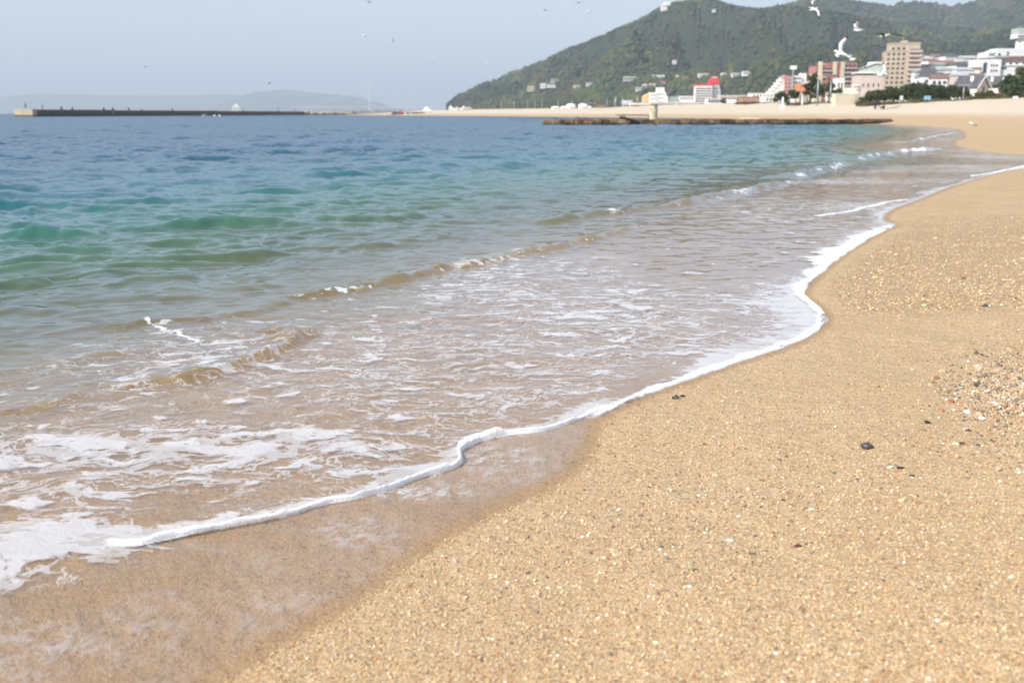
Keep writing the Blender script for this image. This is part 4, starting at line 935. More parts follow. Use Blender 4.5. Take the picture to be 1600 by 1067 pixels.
for i, (px, D, yt) in enumerate([(783,620,158.5),(803,620,158),(824,600,158),(836,600,158.5),(847,600,157.5),(872,600,158),(893,560,157),(948,520,155),(960,520,154.5),(972,500,153),(1032,520,158)]):
    pole('mast', 'slim pole at the foot of the wooded hill, %s from the left of the row' % ordn[i], px, D, yt, .16, None, 'slim poles along the railway under the hill', 'mast')
for i, (px, yt) in enumerate([(961.5,150.5),(995.5,150),(1170,143.5)]):
    pole('mast', ['thicker pole behind the white domes and red awning', 'thicker pole left of the yellow hotel wing', 'thin pole above the long flat-roofed station'][i], px, 520, yt, .22, None, None, 'mast')
p = foot(1319, 214); o = empty('concrete_wall', p, R(4)); tag(o, 'cream concrete block wall at the back of the beach with a lower wing to the right', 'wall'); u = 214/1556; hW = zt(147.5, 214)-p.z
MB().box(-15*u, 14.5*u, 0, 2.2, -.4, hW).build('front_wall', M_CREAM, o, bevel=.04)
MB().box(-15.3*u, 14.8*u, -.08, 2.3, hW+.003, hW+.12).build('coping', M_WHITE, o)
p2 = MB().box(14.6*u, 32*u, 3.4, 4.6, -.4, zt(146.5, 214)-p.z).build('rear_wall', M_PINK, o)
def sign(name, label, px, D, y0, y1, wpx, mat, legs=True, cat='sign'):
    p = foot(px, D); o = empty(name, p); tag(o, label, cat); u = D/1556; w = wpx*u/2; a, b_ = zt(y1, D)-p.z, zt(y0, D)-p.z
    a = max(a, .05)
    MB().box(-w, w, -.04, .04, a, b_).build('panel', mat, o, bevel=.01); MB().box(-w-.04, w+.04, -.03, .03, b_+.003, b_+.05).build('frame', M_METAL, o)
    if legs:
        for s_ in (-.7, .7): MB().tube([(s_*w, .07, -.3), (s_*w, .07, b_-.05)], .04, 6).build('post', M_METAL, o)
    return o
sign('beach_sign', 'narrow white sign before the dense row of trees', 1406.5, 190, 150.5, 156.5, 4.4, M_WHITE)
sign('beach_sign', 'wide pale blue sign in front of the dense row of trees', 1447, 190, 150.5, 156, 10, M_BLUE)
sign('beach_sign', 'small white sign under the dark pines at the right', 1584, 185, 151, 154.5, 8, M_WHITE)
sign('beach_sign', 'blue and white upright sign on the sand behind the long groyne', 1173.5, 300, 160.5, 167, 3.6, M_BLUE)
sign('beach_sign', 'small white sign right of the blue upright sign', 1186, 300, 160, 165, 3.4, M_WHITE)
sign('notice_board', 'square white board under the pines', 1237, 235, 155, 160.5, 6, M_WHITE, cat='board')
p = foot(1222, 230); o = empty('white_statue', p); tag(o, 'tall white pillar-shaped monument on the sand left of the square board', 'monument'); u = 230/1556; h = zt(152, 230)-p.z
MB().tube([(0, 0, -.2), (0, 0, h*.35), (0, 0, h*.8), (0, 0, h)], [2.6*u, 1.9*u, 1.7*u, .8*u], 10).build('shaft', M_WHITE, o, smooth=True); MB().box(-3.4*u, 3.4*u, -3*u, 3*u, -.3, h*.22).build('base', M_WHITE, o)
p = foot(1252.5, 232); o = empty('surfboard', p); tag(o, 'upright white board with rounded ends leaning by the pines', 'surfboard'); h = zt(150, 232)-p.z
MB().ell((0, 0, h*.5), (1.9*232/1556, .05, h*.5), 14, 10).build('deck', M_WHITE, o, smooth=True); MB().box(-.02, .02, -.065, .065, h*.06, h*.94).build('stringer', M_TAN, o)
# white tents
for i, (px, r_, yt) in enumerate([(868,6.5,166.3),(881,5.2,166.2),(892,7.5,162.2),(911,7.5,162.2),(920,4.5,166)]):
    D = 430; p = foot(px, D); u = D/1556; o = empty('beach_tent', p); tag(o, '%s white dome tent on the far sand, counted from the left' % ['first, low,', 'second, small,', 'third, tall,', 'fourth, tall,', 'last, low,'][i], 'tent', 'white dome tents on the far beach')
    h = zt(yt, D)-p.z; MB().tube([(0, 0, -.2), (0, 0, h*.55)], r_*u, 14).build('side_wall', M_WHITE, o, smooth=True)
    MB().ell((0, 0, h*.55), (r_*u*1.02, r_*u*1.02, h*.45), 16, 8).build('canopy', M_WHITE, o, smooth=True)
    MB().box(-.7, .7, -r_*u-.03, -r_*u+.1, 0, h*.4).build('door_flap', M_GREYW, o)
D = 450; p = foot(939, D); o = empty('red_awning', p); tag(o, 'low reddish awning on the sand right of the white dome tents', 'awning'); h = zt(165, D)-p.z; u = D/1556
MB().prism([(-8*u, h*.5), (8*u, h*.5), (4*u, h), (-2*u, h)], 0, 4).build('canopy', simple('faded_red_cloth', (.48,.20,.13), .9, .1, .15, .6), o)
for s_ in (-7.5*u, 0, 7.5*u): MB().tube([(s_, .2, -.2), (s_, .2, h*.5)], .07, 6).build('post', M_METAL, o)

# ------------------------------------------------------------------ long breakwater at the left
g = NT('breakwater_shaded_concrete'); v = g.obj(); pz = g.sep(v, 2)
stn = g.n('Mapping'); stn.inputs['Scale'].default_value = (.25, .14, .02); g.l(v, stn.inputs[0]); st = g.noise(stn.outputs[0], 1.0, 4, .7)
cc = g.mix(g.smooth(g.noise(v, .35, 5, .65), .35, .7), (.085,.068,.055), (.15,.12,.10)); cc = g.mix(g.smooth(st, .60, .68), cc, (.34,.30,.28)); cc = g.mix(g.smooth(pz, .75, .35), cc, (.045,.04,.03))  # shade of the long side is put into a darker concrete colour
MBW = g.done(g.bsdf(cc, .9, .2, g.bump(g.noise(v, 3, 4, .7), .6, .1)))
g = NT('breakwater_end'); v = g.obj(); pz = g.sep(v, 2)
cc = g.mix(g.smooth(g.noise(v, .6, 5, .65), .3, .7), (.36,.30,.20), (.50,.43,.32)); cc = g.mix(g.smooth(pz, .6, .3), cc, (.10,.085,.05))
MBE = g.done(g.bsdf(cc, .9, .2, g.bump(g.noise(v, 3, 4, .7), .6, .1)))
pA = at(22, 177, 308); pB = at(51, 177, 300); pC = at(476, 177, 640)
axis = (Vector((pC.x, 640, 0))-Vector((pB.x, 300, 0))); Lp = axis.length; axis.normalize(); side = Vector((pA.x-pB.x, 8, 0))
o = empty('breakwater', (pB.x, 300, 0)); tag(o, 'long concrete breakwater with a dark shaded side and a sunlit tan end face, across the left sea', 'breakwater')
def slab(t0, t1, z0, z1, name, mat, inset=0.0):
    a = axis*t0+side.normalized()*inset; b_ = axis*t1+side.normalized()*inset; s_ = side-side.normalized()*2*inset
    MB().add([tuple(a+Vector((0,0,z0))), tuple(b_+Vector((0,0,z0))), tuple(b_+s_+Vector((0,0,z0))), tuple(a+s_+Vector((0,0,z0))), tuple(a+Vector((0,0,z1))), tuple(b_+Vector((0,0,z1))), tuple(b_+s_+Vector((0,0,z1))), tuple(a+s_+Vector((0,0,z1)))],
             [(0,1,2,3), (4,7,6,5), (0,4,5,1), (1,5,6,2), (2,6,7,3), (3,7,4,0)]).build(name, mat, o)
topz = zt(171.5, 300); slab(.0, 2.5, -1, topz+.08, 'end_block', MBE)
for k in range(12):
    t0 = 2.5+k*(Lp-2.5)/12; slab(t0+.04, 2.5+(k+1)*(Lp-2.5)/12-.04, -1, topz+[0, .05, -.04, .02][k % 4], 'wall_section', MBW, .03*(k % 3))
# rubble mound at its far end
rb = MB(); rr_ = random.Random(4)
for k in range(90):
    t = k/90; pp = at(474+t*64, 177, 640+t*120); rb.ell((pp.x, pp.y+rr_.uniform(-3, 3), rr_.uniform(-.3, 1.3)*(1-t*.5)), (rr_.uniform(1, 2.2), rr_.uniform(1, 2), rr_.uniform(.8, 1.5)), 6, 4, .25)
ro = rb.build('rubble_mound', MBE); tag(ro, 'low mound of pale armour blocks where the long breakwater ends', 'rubble', kind='stuff')
# low far shore beyond
def strip(name, x0, x1, D, ytop, mat, label, cat, bumps=0, seed=1, kind=None):
    a, b_ = at(x0, 177, D).x, at(x1, 177, D).x; h = zt(ytop, D); r = random.Random(seed); n = 60; pts = [(a, -1)]
    pts += [(a+(b_-a)*i/n, max(.3, h*(1+bumps*r.uniform(-1, 1))*min(1, i/3+.15, (n-i)/3+.15))) for i in range(n+1)]+[(b_, -1)]
    ob = MB().prism(pts, D, D+25).build(name, mat); tag(ob, label, cat, kind=kind); return ob
strip('far_mole', 478, 552, 900, 175.0, MBE, 'thin far mole stretching right of the rubble end', 'breakwater', .25, 3)
strip('far_quay', 548, 700, 2300, 173.6, simple('far_quay_wall', (.33,.24,.20), .9, .2, .15, .05), 'very low distant quay under the suspension bridge', 'quay', .25, 4)
strip('floating_jetty', 610, 684, 480, 176.8, simple('dark_jetty', (.06,.055,.05), .9, .2, .2, .3), 'low dark jetty left of the far sand with small boats beside it', 'jetty', .3, 5)
D = 475; p = at(625.5, 177, D); o = empty('red_beacon', (p.x, D, 0)); tag(o, 'small red beacon on the low dark jetty', 'beacon'); h = zt(171.3, D)
MB().tube([(0, 0, 0), (0, 0, h*.8), (0, 0, h)], [.42, .28, .10], 8).build('column', M_REDROOF, o, smooth=True); MB().tube([(0, 0, h), (0, 0, h+.3)], .2, 8).build('lantern', M_REDROOF, o)
def boat(label, px, D, L_, ywl=None, group='small white boats off the far beach', rz=0.0, z=0.0):
    p = at(px, 177, D); o = empty('small_boat', (p.x, D, z), rz); tag(o, label, 'boat', group)
    b = MB(); n = 7; vs = []
    for i in range(n):
        t = i/(n-1); w = .26*L_*math.sin(min(1, t*1.6+.35)*math.pi/2)*(1 if t < .6 else (1-((t-.6)/.4)**2)*.98+.02); x = (t-.45)*L_; sh = .10*L_*t*t
        vs += [(x, -w, .16*L_+sh), (x, -w*.6, -.05*L_), (x, w*.6, -.05*L_), (x, w, .16*L_+sh)]
    fs = [(0,1,2,3)]+[(i*4+k, i*4+k+4, i*4+k+5, i*4+k+1) for i in range(n-1) for k in range(3)]+[(i*4+3, i*4+7, i*4+4, i*4) for i in range(n-1)]+[((n-1)*4+3, (n-1)*4+2, (n-1)*4+1, (n-1)*4)]
    b.add(vs, fs); b.build('hull', M_WHITE, o)
    MB().box(-.22*L_, .08*L_, -.12*L_, .12*L_, .165*L_, .34*L_).build('cabin', M_WHITE, o); MB().box(-.14*L_, .086*L_, -.125*L_, -.118*L_, .24*L_, .31*L_).build('windscreen', M_GLASS, o)
    return o
boat('small white boat floating alone left of the dark jetty', 603, 470, 1.9, rz=.3); boat('left of two small white boats moored beside the dark jetty', 634, 460, 2.6, rz=1.2); boat('right of two small white boats moored beside the dark jetty', 643, 462, 3.0, rz=.4)
boat('small white boat lying under the middle of the long breakwater', 318.5, 350, 1.6, rz=.6)
for i, px in enumerate((335, 343)): 
    p = at(px, 177, 345); o = empty('mooring_buoy', (p.x, 345, 0)); tag(o, ['left', 'right'][i]+' of two white buoys floating below the long breakwater', 'buoy', 'white buoys by the breakwater'); MB().ell((0, 0, .12), (.42, .42, .3)).build('float', M_WHITE, o, smooth=True); MB().tube([(0, 0, .35), (0, 0, .62)], .05, 6).build('ring_post', M_METAL, o)
# boats drawn up and shed on the spit
for i, (px, D, L_) in enumerate([(709, 520, 4), (716, 500, 4.5), (727, 500, 5), (734, 520, 3.5)]):
    p = foot(px, D); boat(['first', 'second', 'third', 'fourth'][i]+' white boat drawn up on the spit left of the far sand', px, D, L_, group='boats drawn up on the spit', rz=.3*i, z=p.z+.2)
D = 700; p = at(667, 177, D); o = empty('harbour_building', (p.x, D, 0)); tag(o, 'small white harbour building with a domed roof at the far left end of the shore', 'building'); u = D/1556
MB().box(-6*u, 7*u, 0, 9, -.5, zt(171, D)).build('wall', M_WHITE, o); MB().ell((0, 4, zt(171, D)), (5*u, 4, zt(167.5, D)-zt(171, D)), 12, 8).build('roof', M_WHITE, o, smooth=True); MB().box(3*u, 13*u, 1, 8, -.5, zt(173, D)).build('annex', M_GREYW, o)
for k in range(3): window(o, (-4+3*k)*u, -.02, 1.2, 2*u, 1.2)
D = 900; p = at(704, 177, D); o = empty('white_chapel', (p.x, D, 0)); tag(o, 'small white steep-roofed hut at the left foot of the wooded hill', 'hut'); u = D/1556
MB().box(-3*u, 3*u, 0, 6, 0, zt(170, D)).build('wall', M_WHITE, o); MB().add([(-3.4*u, -.4, zt(170, D)), (3.4*u, -.4, zt(170, D)), (3.4*u, 6.4, zt(170, D)), (-3.4*u, 6.4, zt(170, D)), (0, 3, zt(164.5, D))], [(0,3,2,1), (0,1,4), (1,2,4), (2,3,4), (3,0,4)]).build('roof', M_WHITE, o)
# ferry
D = 1500; u = D/1556; p = at(371, 177, D); o = empty('ferry', (p.x, D, 0), R(8)); tag(o, 'white passenger ferry with stepped decks passing behind the long breakwater', 'ferry')
MB().add([(-9*u,-4,0),(8*u,-4,0),(8*u,4,0),(-9*u,4,0),(-9.5*u,-5,7*u),(10*u,-1,7.6*u),(10*u,1,7.6*u),(-9.5*u,5,7*u),(7*u,-5,7*u),(7*u,5,7*u)], [(0,3,2,1),(0,1,8,4),(1,5,8),(1,2,6,5),(2,9,6),(2,3,7,9),(3,0,4,7),(4,8,5,6,9,7)]).build('hull', M_WHITE, o)
MB().box(-8*u, 6.5*u, -4.4, 4.4, 7.1*u, 10*u).build('lower_deck', M_WHITE, o); MB().box(-6.5*u, 3*u, -3.8, 3.8, 10*u, 12*u).build('upper_deck', M_WHITE, o); MB().box(-1.6*u, 1.2*u, -1.8, 1.8, 12*u, 14.6*u).build('funnel', M_WHITE, o)
MB().box(-7.6*u, 6.2*u, -4.46, -4.41, 8.2*u, 9.0*u).build('deck_windows', M_GLASS, o); MB().tube([(-3*u, 0, 12*u), (-3*u, 0, 15.5*u)], .5, 6).build('mast', M_WHITE, o)
# suspension bridge
D = 9900; u = D/1556; MBR = simple('bridge_paint', (.82,.84,.84), .5, .4, .04, .01); p = at(577.3, 177, D); o = empty('suspension_bridge', (p.x, D, 0)); tag(o, 'pale suspension bridge tower with sweeping cables far away over the strait', 'bridge')
for k, (xx, rr2) in enumerate([(0, 1.05), (5.4, .55)]): MB().box((xx-rr2)*u, (xx+rr2)*u, k*30, k*30+12, 0, zt(130, D)).build('tower_leg', MBR, o)
for yy in (134, 142, 150, 158, 166): MB().box(1.1*u, 4.7*u, 4, 14, zt(yy, D), zt(yy-.6, D)).build('cross_beam', MBR, o)
def cable(pts, r_, nm): MB().tube([(at(a, 177, D+dy).x-p.x, dy, zt(b_, D)) for a, b_, dy in pts], r_, 6).build(nm, MBR, o)
cr_ = [(580+k*12.5, 161.5-(161.5-130.5)*((1-k/7.6)**2), 0) for k in range(13)]; cable(cr_, 2.2, 'cable')
cl_ = [(580-k*11, 130.5+(172-130.5)*(1-(1-k/11)**1.45), 0) for k in range(11)]; cable(cl_, 2.2, 'cable')
MB().box(at(455, 177, D).x-p.x, at(760, 177, D).x-p.x, 10, 45, zt(168.2, D), zt(167.2, D)).build('deck', MBR, o)

# ------------------------------------------------------------------ decayed groyne across the middle
g = NT('groyne_concrete'); v = g.obj(); pz = g.sep(v, 2); n_ = g.noise(v, 1.1, 6, .7)
cc = g.ramp(n_, [(.34, (.020,.014,.010)), (.47, (.085,.055,.030)), (.57, (.20,.14,.08)), (.70, (.33,.26,.165))]); cc = g.mix(g.smooth(g.noise(v, 2.2, 4, .7), .58, .66), cc, (.30,.10,.035)); cc = g.mix(g.smooth(pz, .16, .03), cc, (.028,.020,.012))
MGR = g.done(g.bsdf(cc, .85, .25, g.bump(g.noise(v, 7, 6, .7), .9, .06)))
g = NT('pillar_concrete'); v = g.obj(); n_ = g.noise(v, 2.2, 5, .65); cc = g.mix(g.smooth(n_, .3, .7), (.50,.42,.30), (.68,.60,.46)); cc = g.mix(g.smooth(g.noise(v, 3.3, 5, .7), .60, .68), cc, (.36,.15,.06))
MPL = g.done(g.bsdf(cc, .9, .2, g.bump(g.noise(v, 9, 5, .7), .6, .04)))
GL = [(2.55, 81.5), (9, 82.5), (16, 83.5), (24, 86.5), (30, 90.5), (33, 93.5), (35.5, 97)]
o = empty('groyne', (0, 0, 0)); tag(o, 'low decayed rusty concrete groyne lying in the water with an upright stump', 'groyne'); gr = random.Random(12)
def gpt(t):
    t = max(0, min(.9999, t))*(len(GL)-1); i = int(t); f = t-i; return Vector((GL[i][0]*(1-f)+GL[i+1][0]*f, GL[i][1]*(1-f)+GL[i+1][1]*f, 0))
nb = 17
for k in range(nb):
    a, b_ = gpt(k/nb+.0012), gpt((k+1)/nb-.0012); d_ = (b_-a); nrm_ = Vector((d_.y, -d_.x, 0)).normalized(); hh_ = .40+gr.uniform(-.03, .05)-(.05 if k > 11 else 0); ww_ = .75
    m_ = 14; vs = []; 
    for i in range(m_+1):
        c0 = a+d_*(i/m_); prof_ = [(-ww_, -.5), (-ww_*1.02, .12), (-ww_*.9, hh_-.07), (-ww_*.7, hh_), (ww_*.7, hh_+.02), (ww_*.95, hh_-.08), (ww_, -.5)]
        for (s_, z_) in prof_:
            j = gr.uniform(-.035, .035) if z_ > -.4 else 0; q_ = c0-nrm_*(s_+j); vs.append((q_.x, q_.y, z_+(gr.uniform(-.045, .03) if z_ > .2 else 0)))
    K = 7; fs = [(i*K+j, i*K+j+1, (i+1)*K+j+1, (i+1)*K+j) for i in range(m_) for j in range(K-1)]+[tuple(range(K-1, -1, -1)), tuple(m_*K+j for j in range(K))]
    MB().add(vs, fs).build('beam_section', MGR, o)
c_ = at(1021.5, 177, 83.2); hp = zt(165, 83)
MB().tube([(c_.x+.03*math.sin(i*2), 83.4, z) for i, z in enumerate(np.linspace(.3, hp, 7))], [.36, .335, .33, .325, .33, .33, .345], 14).build('stump', MPL, o, smooth=True)
MB().tube([(c_.x, 83.4, hp+.002), (c_.x, 83.4, hp+.07)], [.39, .36], 14).build('stump_cap', MGR, o)
a, b_ = at(968, 183.2, 81.0), at(1000, 192.3, 80.8)
MB().tube([a, a.lerp(b_, .5)+Vector((0, 0, .04)), b_], [.10, .11, .13], 8).build('fallen_beam', simple('wet_timber', (.030,.022,.016), .6, .3, .3, 2), o)
a, b_ = at(962, 180.0, 85), at(1014, 180.2, 85.5); MB().tube([a, b_], [.03, .035], 7).build('loose_pipe', simple('wet_timber', (.03,.022,.016)), o); 
for px, yy, r_ in [(975, 180.5, .05), (1013, 181, .05)]: a = at(px, yy, 85.1); MB().tube([a, (a.x, a.y-1.6, .3)], r_, 6).build('pipe_leg', simple('wet_timber', (.03,.022,.016)), o)
for px, yt in [(869, 184.2), (906, 183.0), (916, 183.4), (921, 186.5)]:
    a = at(px, yt, 82.4); MB().tube([(a.x, 82.6, .3), (a.x+.1, 82.5, a.z-.1), (a.x-.25, 82.5, a.z)], [.05, .04, .02], 6).build('rusty_rod', simple('rusty_iron', (.10,.055,.03), .9, .2, .3, 4), o)
MB().ell((at(1171, 188, 85).x, 84.9, .42), (1.1, .35, .14), 12, 6, .1).build('pale_lump', MPL, o, smooth=True)

# ------------------------------------------------------------------ people
def mat_c(n, c): return simple(n, c, .85, .2, .12, 4)
SK = mat_c('skin', (.45,.27,.19))
def skin_fig(name, edges, pts, rad, mat, parent):
    me = bpy.data.meshes.new(name); me.from_pydata(pts, edges, []); me.update(); ob = bpy.data.objects.new(name, me); col.objects.link(ob); ob.parent = parent
    m = ob.modifiers.new('skin', 'SKIN'); sv = me.skin_vertices[0].data if me.skin_vertices else None
    if sv is None:
        bm = bmesh.new(); bm.from_mesh(me); bm.verts.layers.skin.verify(); bm.to_mesh(me); bm.free(); sv = me.skin_vertices[0].data
    for i, r_ in enumerate(rad): sv[i].radius = (r_, r_)
    sv[0].use_root = True
    s_ = ob.modifiers.new('sub', 'SUBSURF'); s_.levels = 1; s_.render_levels = 1; me.materials.append(mat); return ob
def person(label, loc, rz, pose, top, bottom, hairc=(.02,.016,.014), s=1.0):
    """pose: dict of joints pelvis, chest, neck, head, and L/R shoulder elbow hand hip knee foot (x forward)"""
    o = empty('person', loc, rz); tag(o, label, 'person'); o.scale = (s, s, s)
    J = pose; order = ['pelvis', 'chest', 'neck', 'head', 'shL', 'elL', 'haL', 'shR', 'elR', 'haR', 'hiL', 'knL', 'ftL', 'toL', 'hiR', 'knR', 'ftR', 'toR']; ix = {k: i for i, k in enumerate(order)}
    E_ = [('pelvis','chest'), ('chest','neck'), ('neck','head'), ('chest','shL'), ('shL','elL'), ('elL','haL'), ('chest','shR'), ('shR','elR'), ('elR','haR'), ('pelvis','hiL'), ('hiL','knL'), ('knL','ftL'), ('ftL','toL'), ('pelvis','hiR'), ('hiR','knR'), ('knR','ftR'), ('ftR','toR')]
    rad = [.13, .14, .055, .10, .06, .045, .032, .06, .045, .032, .09, .06, .04, .035, .09, .06, .04, .035]
    skin_fig('body', [(ix[a], ix[b]) for a, b in E_], [J[k] for k in order], rad, SK, o)
    tk = ['chest', 'pelvis', 'neck', 'shL', 'elL', 'shR', 'elR', 'haL', 'haR']; w = {k: i for i, k in enumerate(tk)}
    lp = lambda a, b, t: tuple(Vector(J[a]).lerp(Vector(J[b]), t)); pts = [J['chest'], J['pelvis'], lp('chest', 'neck', .75), J['shL'], J['elL'], J['shR'], J['elR'], lp('elL', 'haL', .8), lp('elR', 'haR', .8)]
    skin_fig('jacket', [(0,1), (0,2), (0,3), (3,4), (0,5), (5,6), (4,7), (6,8)], pts, [.17, .16, .08, .075, .06, .075, .06, .05, .05], top, o)
    pts = [J['pelvis'], J['hiL'], J['knL'], lp('knL', 'ftL', .9), J['hiR'], J['knR'], lp('knR', 'ftR', .9)]
    skin_fig('trousers', [(0,1), (1,2), (2,3), (0,4), (4,5), (5,6)], pts, [.15, .105, .078, .06, .105, .078, .06], bottom, o)
    hd = Vector(J['head']); up = (hd-Vector(J['neck'])).normalized(); c_ = hd+up*.035-Vector((.02, 0, 0))
    MB().ell(c_, (.108, .098, .105), 12, 8).build('hair', mat_c('dark_hair', hairc), o, smooth=True)
    return o
stand = dict(pelvis=(0,0,.95), chest=(0,0,1.3), neck=(.01,0,1.48), head=(.03,0,1.60), shL=(0,.19,1.40), elL=(.03,.23,1.12), haL=(.12,.2,.9), shR=(0,-.19,1.40), elR=(.08,-.24,1.14), haR=(.32,-.16,1.18), hiL=(0,.09,.88), knL=(.02,.10,.48), ftL=(-.02,.11,.05), toL=(.13,.12,.03), hiR=(0,-.09,.88), knR=(.02,-.10,.48), ftR=(-.02,-.11,.05), toR=(.13,-.12,.03))
bend = dict(pelvis=(0,0,.84), chest=(.36,0,.98), neck=(.50,0,.93), head=(.60,0,.86), shL=(.40,.18,.98), elL=(.46,.2,.68), haL=(.52,.14,.40), shR=(.40,-.18,.98), elR=(.48,-.2,.68), haR=(.55,-.12,.40), hiL=(0,.10,.80), knL=(.08,.13,.44), ftL=(-.05,.14,.05), toL=(.11,.15,.03), hiR=(0,-.10,.80), knR=(.10,-.13,.44), ftR=(.02,-.14,.05), toR=(.18,-.15,.03))
sit = dict(pelvis=(0,0,.14), chest=(-.02,0,.50), neck=(.02,0,.67), head=(.05,0,.79), shL=(0,.18,.58), elL=(.16,.22,.40), haL=(.36,.12,.40), shR=(0,-.18,.58), elR=(.16,-.22,.40), haR=(.36,-.12,.40), hiL=(.06,.10,.14), knL=(.42,.14,.42), ftL=(.60,.14,.05), toL=(.74,.15,.04), hiR=(.06,-.10,.14), knR=(.42,-.12,.44), ftR=(.58,-.13,.05), toR=(.72,-.14,.04))
dk, bl, bg_, wt, gn = mat_c('navy_cloth', (.03,.035,.07)), mat_c('blue_cloth', (.08,.16,.35)), mat_c('beige_cloth', (.40,.33,.22)), mat_c('white_cloth', (.70,.70,.70)), mat_c('olive_cloth', (.10,.11,.06))
def on_pier(px, t, pose, lab, top, bot, s=1.0, rz=0):
    D = 300+t*(640-300)/Lp*1.0; q_ = at(px, 177, D)
    # walk along the deck until the bearing matches
    best = min((abs((Vector((pB.x, 300, 0))+axis*tt+side*.45).x/(Vector((pB.x, 300, 0))+axis*tt+side*.45).y-q_.x/D), tt) for tt in np.linspace(0, Lp, 900))
    w_ = Vector((pB.x, 300, 0))+axis*best[1]+side*.45; return person(lab, (w_.x, w_.y, topz+.05), rz, pose, top, bot, s=s)
w_ = at(41, 177, 303); person('standing figure in dark clothes on the sunlit end of the breakwater', (w_.x, 303, topz+.08), R(200), stand, dk, dk, s=1.15)
on_pier(67, 0, stand, 'standing angler in light clothes, second from the left on the breakwater', bg_, gn, 1.0, R(60)); on_pier(435, 0, stand, 'dark standing figure near the far end of the breakwater', dk, dk, 1.25); on_pier(462, 0, stand, 'rightmost figure standing on the far end of the breakwater', dk, gn, 1.1)
for i, (px, m1_) in enumerate([(97, dk), (114, bg_), (163, gn), (177, dk), (202, dk), (222, wt), (270, bg_)]): on_pier(px, 0, sit, '%s small figure sitting on the breakwater top, counted from the left' % ordn[i], m1_, dk, 1.2, R(-90))
p = on_sand(1366.5, 172.5); D_ = p.y
person('person in dark clothes bending down on the far sand', p, R(0), bend, dk, dk, s=12.5*D_/1556/1.05/1.0 if 12.5*D_/1556 < 2.2 else 1.6)
p = on_sand(1381, 171.5); person('person in dark clothes sitting on the sand right of the bending person', p, R(170), sit, dk, dk, s=1.15)
o = empty('driftwood', on_sand(1395, 170.6)); tag(o, 'thin dark branch lying on the sand right of the sitting person', 'driftwood'); MB().tube([(-1.2, 0, .05), (0, .1, .16), (1.1, 0, .42), (1.3, 0, .5)], [.05, .06, .05, .02], 6).build('stem', M_BARK, o); MB().tube([(.2, .05, .18), (.8, -.3, .12)], [.03, .01], 5).build('twig', M_BARK, o)

# ------------------------------------------------------------------ gulls
GW_, GG, GD = simple('white_feather', (.82,.82,.81), .7, .2, .04, 20), simple('grey_feather', (.46,.45,.42), .8, .2, .10, 20), simple('dark_feather', (.075,.062,.05), .8, .2, .2, 20)
GBK = simple('gull_beak', (.60,.40,.08), .5, .4, .1, 40)
def wing(parent, sgn, a1, a2, sweep, l1, l2, mat, tipmat):
    """arm and hand of the wing as one thin solid with a separate dark tip; a1, a2 dihedral angles"""
    st = []; n1, n2 = 5, 8
    for i in range(n1+1): t = i/n1; st.append((t*l1, 0, .155-.02*t, .02*math.sin(t*3.1)))
    for i in range(1, n2+1): t = i/n2; st.append((l1, t*l2, .135*(1-t)**.62+.012, 0))
    def sect(s1, s2, ch, lift):
        y = s1*math.cos(a1)+s2*math.cos(a2); z = s1*math.sin(a1)+s2*math.sin(a2)+lift; x = .05+.10*math.sin(min(1, s1/l1)*1.6)-(s2/l2)**1.4*sweep*l2
        return [(x+.02, sgn*(.045+y), .03+z+.008), (x-ch*.4, sgn*(.045+y), .03+z+.014), (x-ch, sgn*(.045+y), .03+z), (x-ch*.4, sgn*(.045+y), .03+z-.006)]
    S = [sect(*q_) for q_ in st]; k = len(S)-4
    def loft(SS, name, mt):
        vs = [p_ for s_ in SS for p_ in s_]; n = len(SS); fs = [(i*4+j, i*4+(j+1) % 4, (i+1)*4+(j+1) % 4, (i+1)*4+j) for i in range(n-1) for j in range(4)]+[(3,2,1,0), tuple((n-1)*4+j for j in range(4))]
        if sgn < 0: fs = [f[::-1] for f in fs]
        return MB().add(vs, fs).build(name, mt, parent, smooth=True)
    w = loft(S[:k+1], 'wing', mat); t_ = loft([tuple((a+.0005, b, c+.001) for a, b, c in S[k])]+S[k+1:], 'wing_tip', tipmat); t_.parent = w
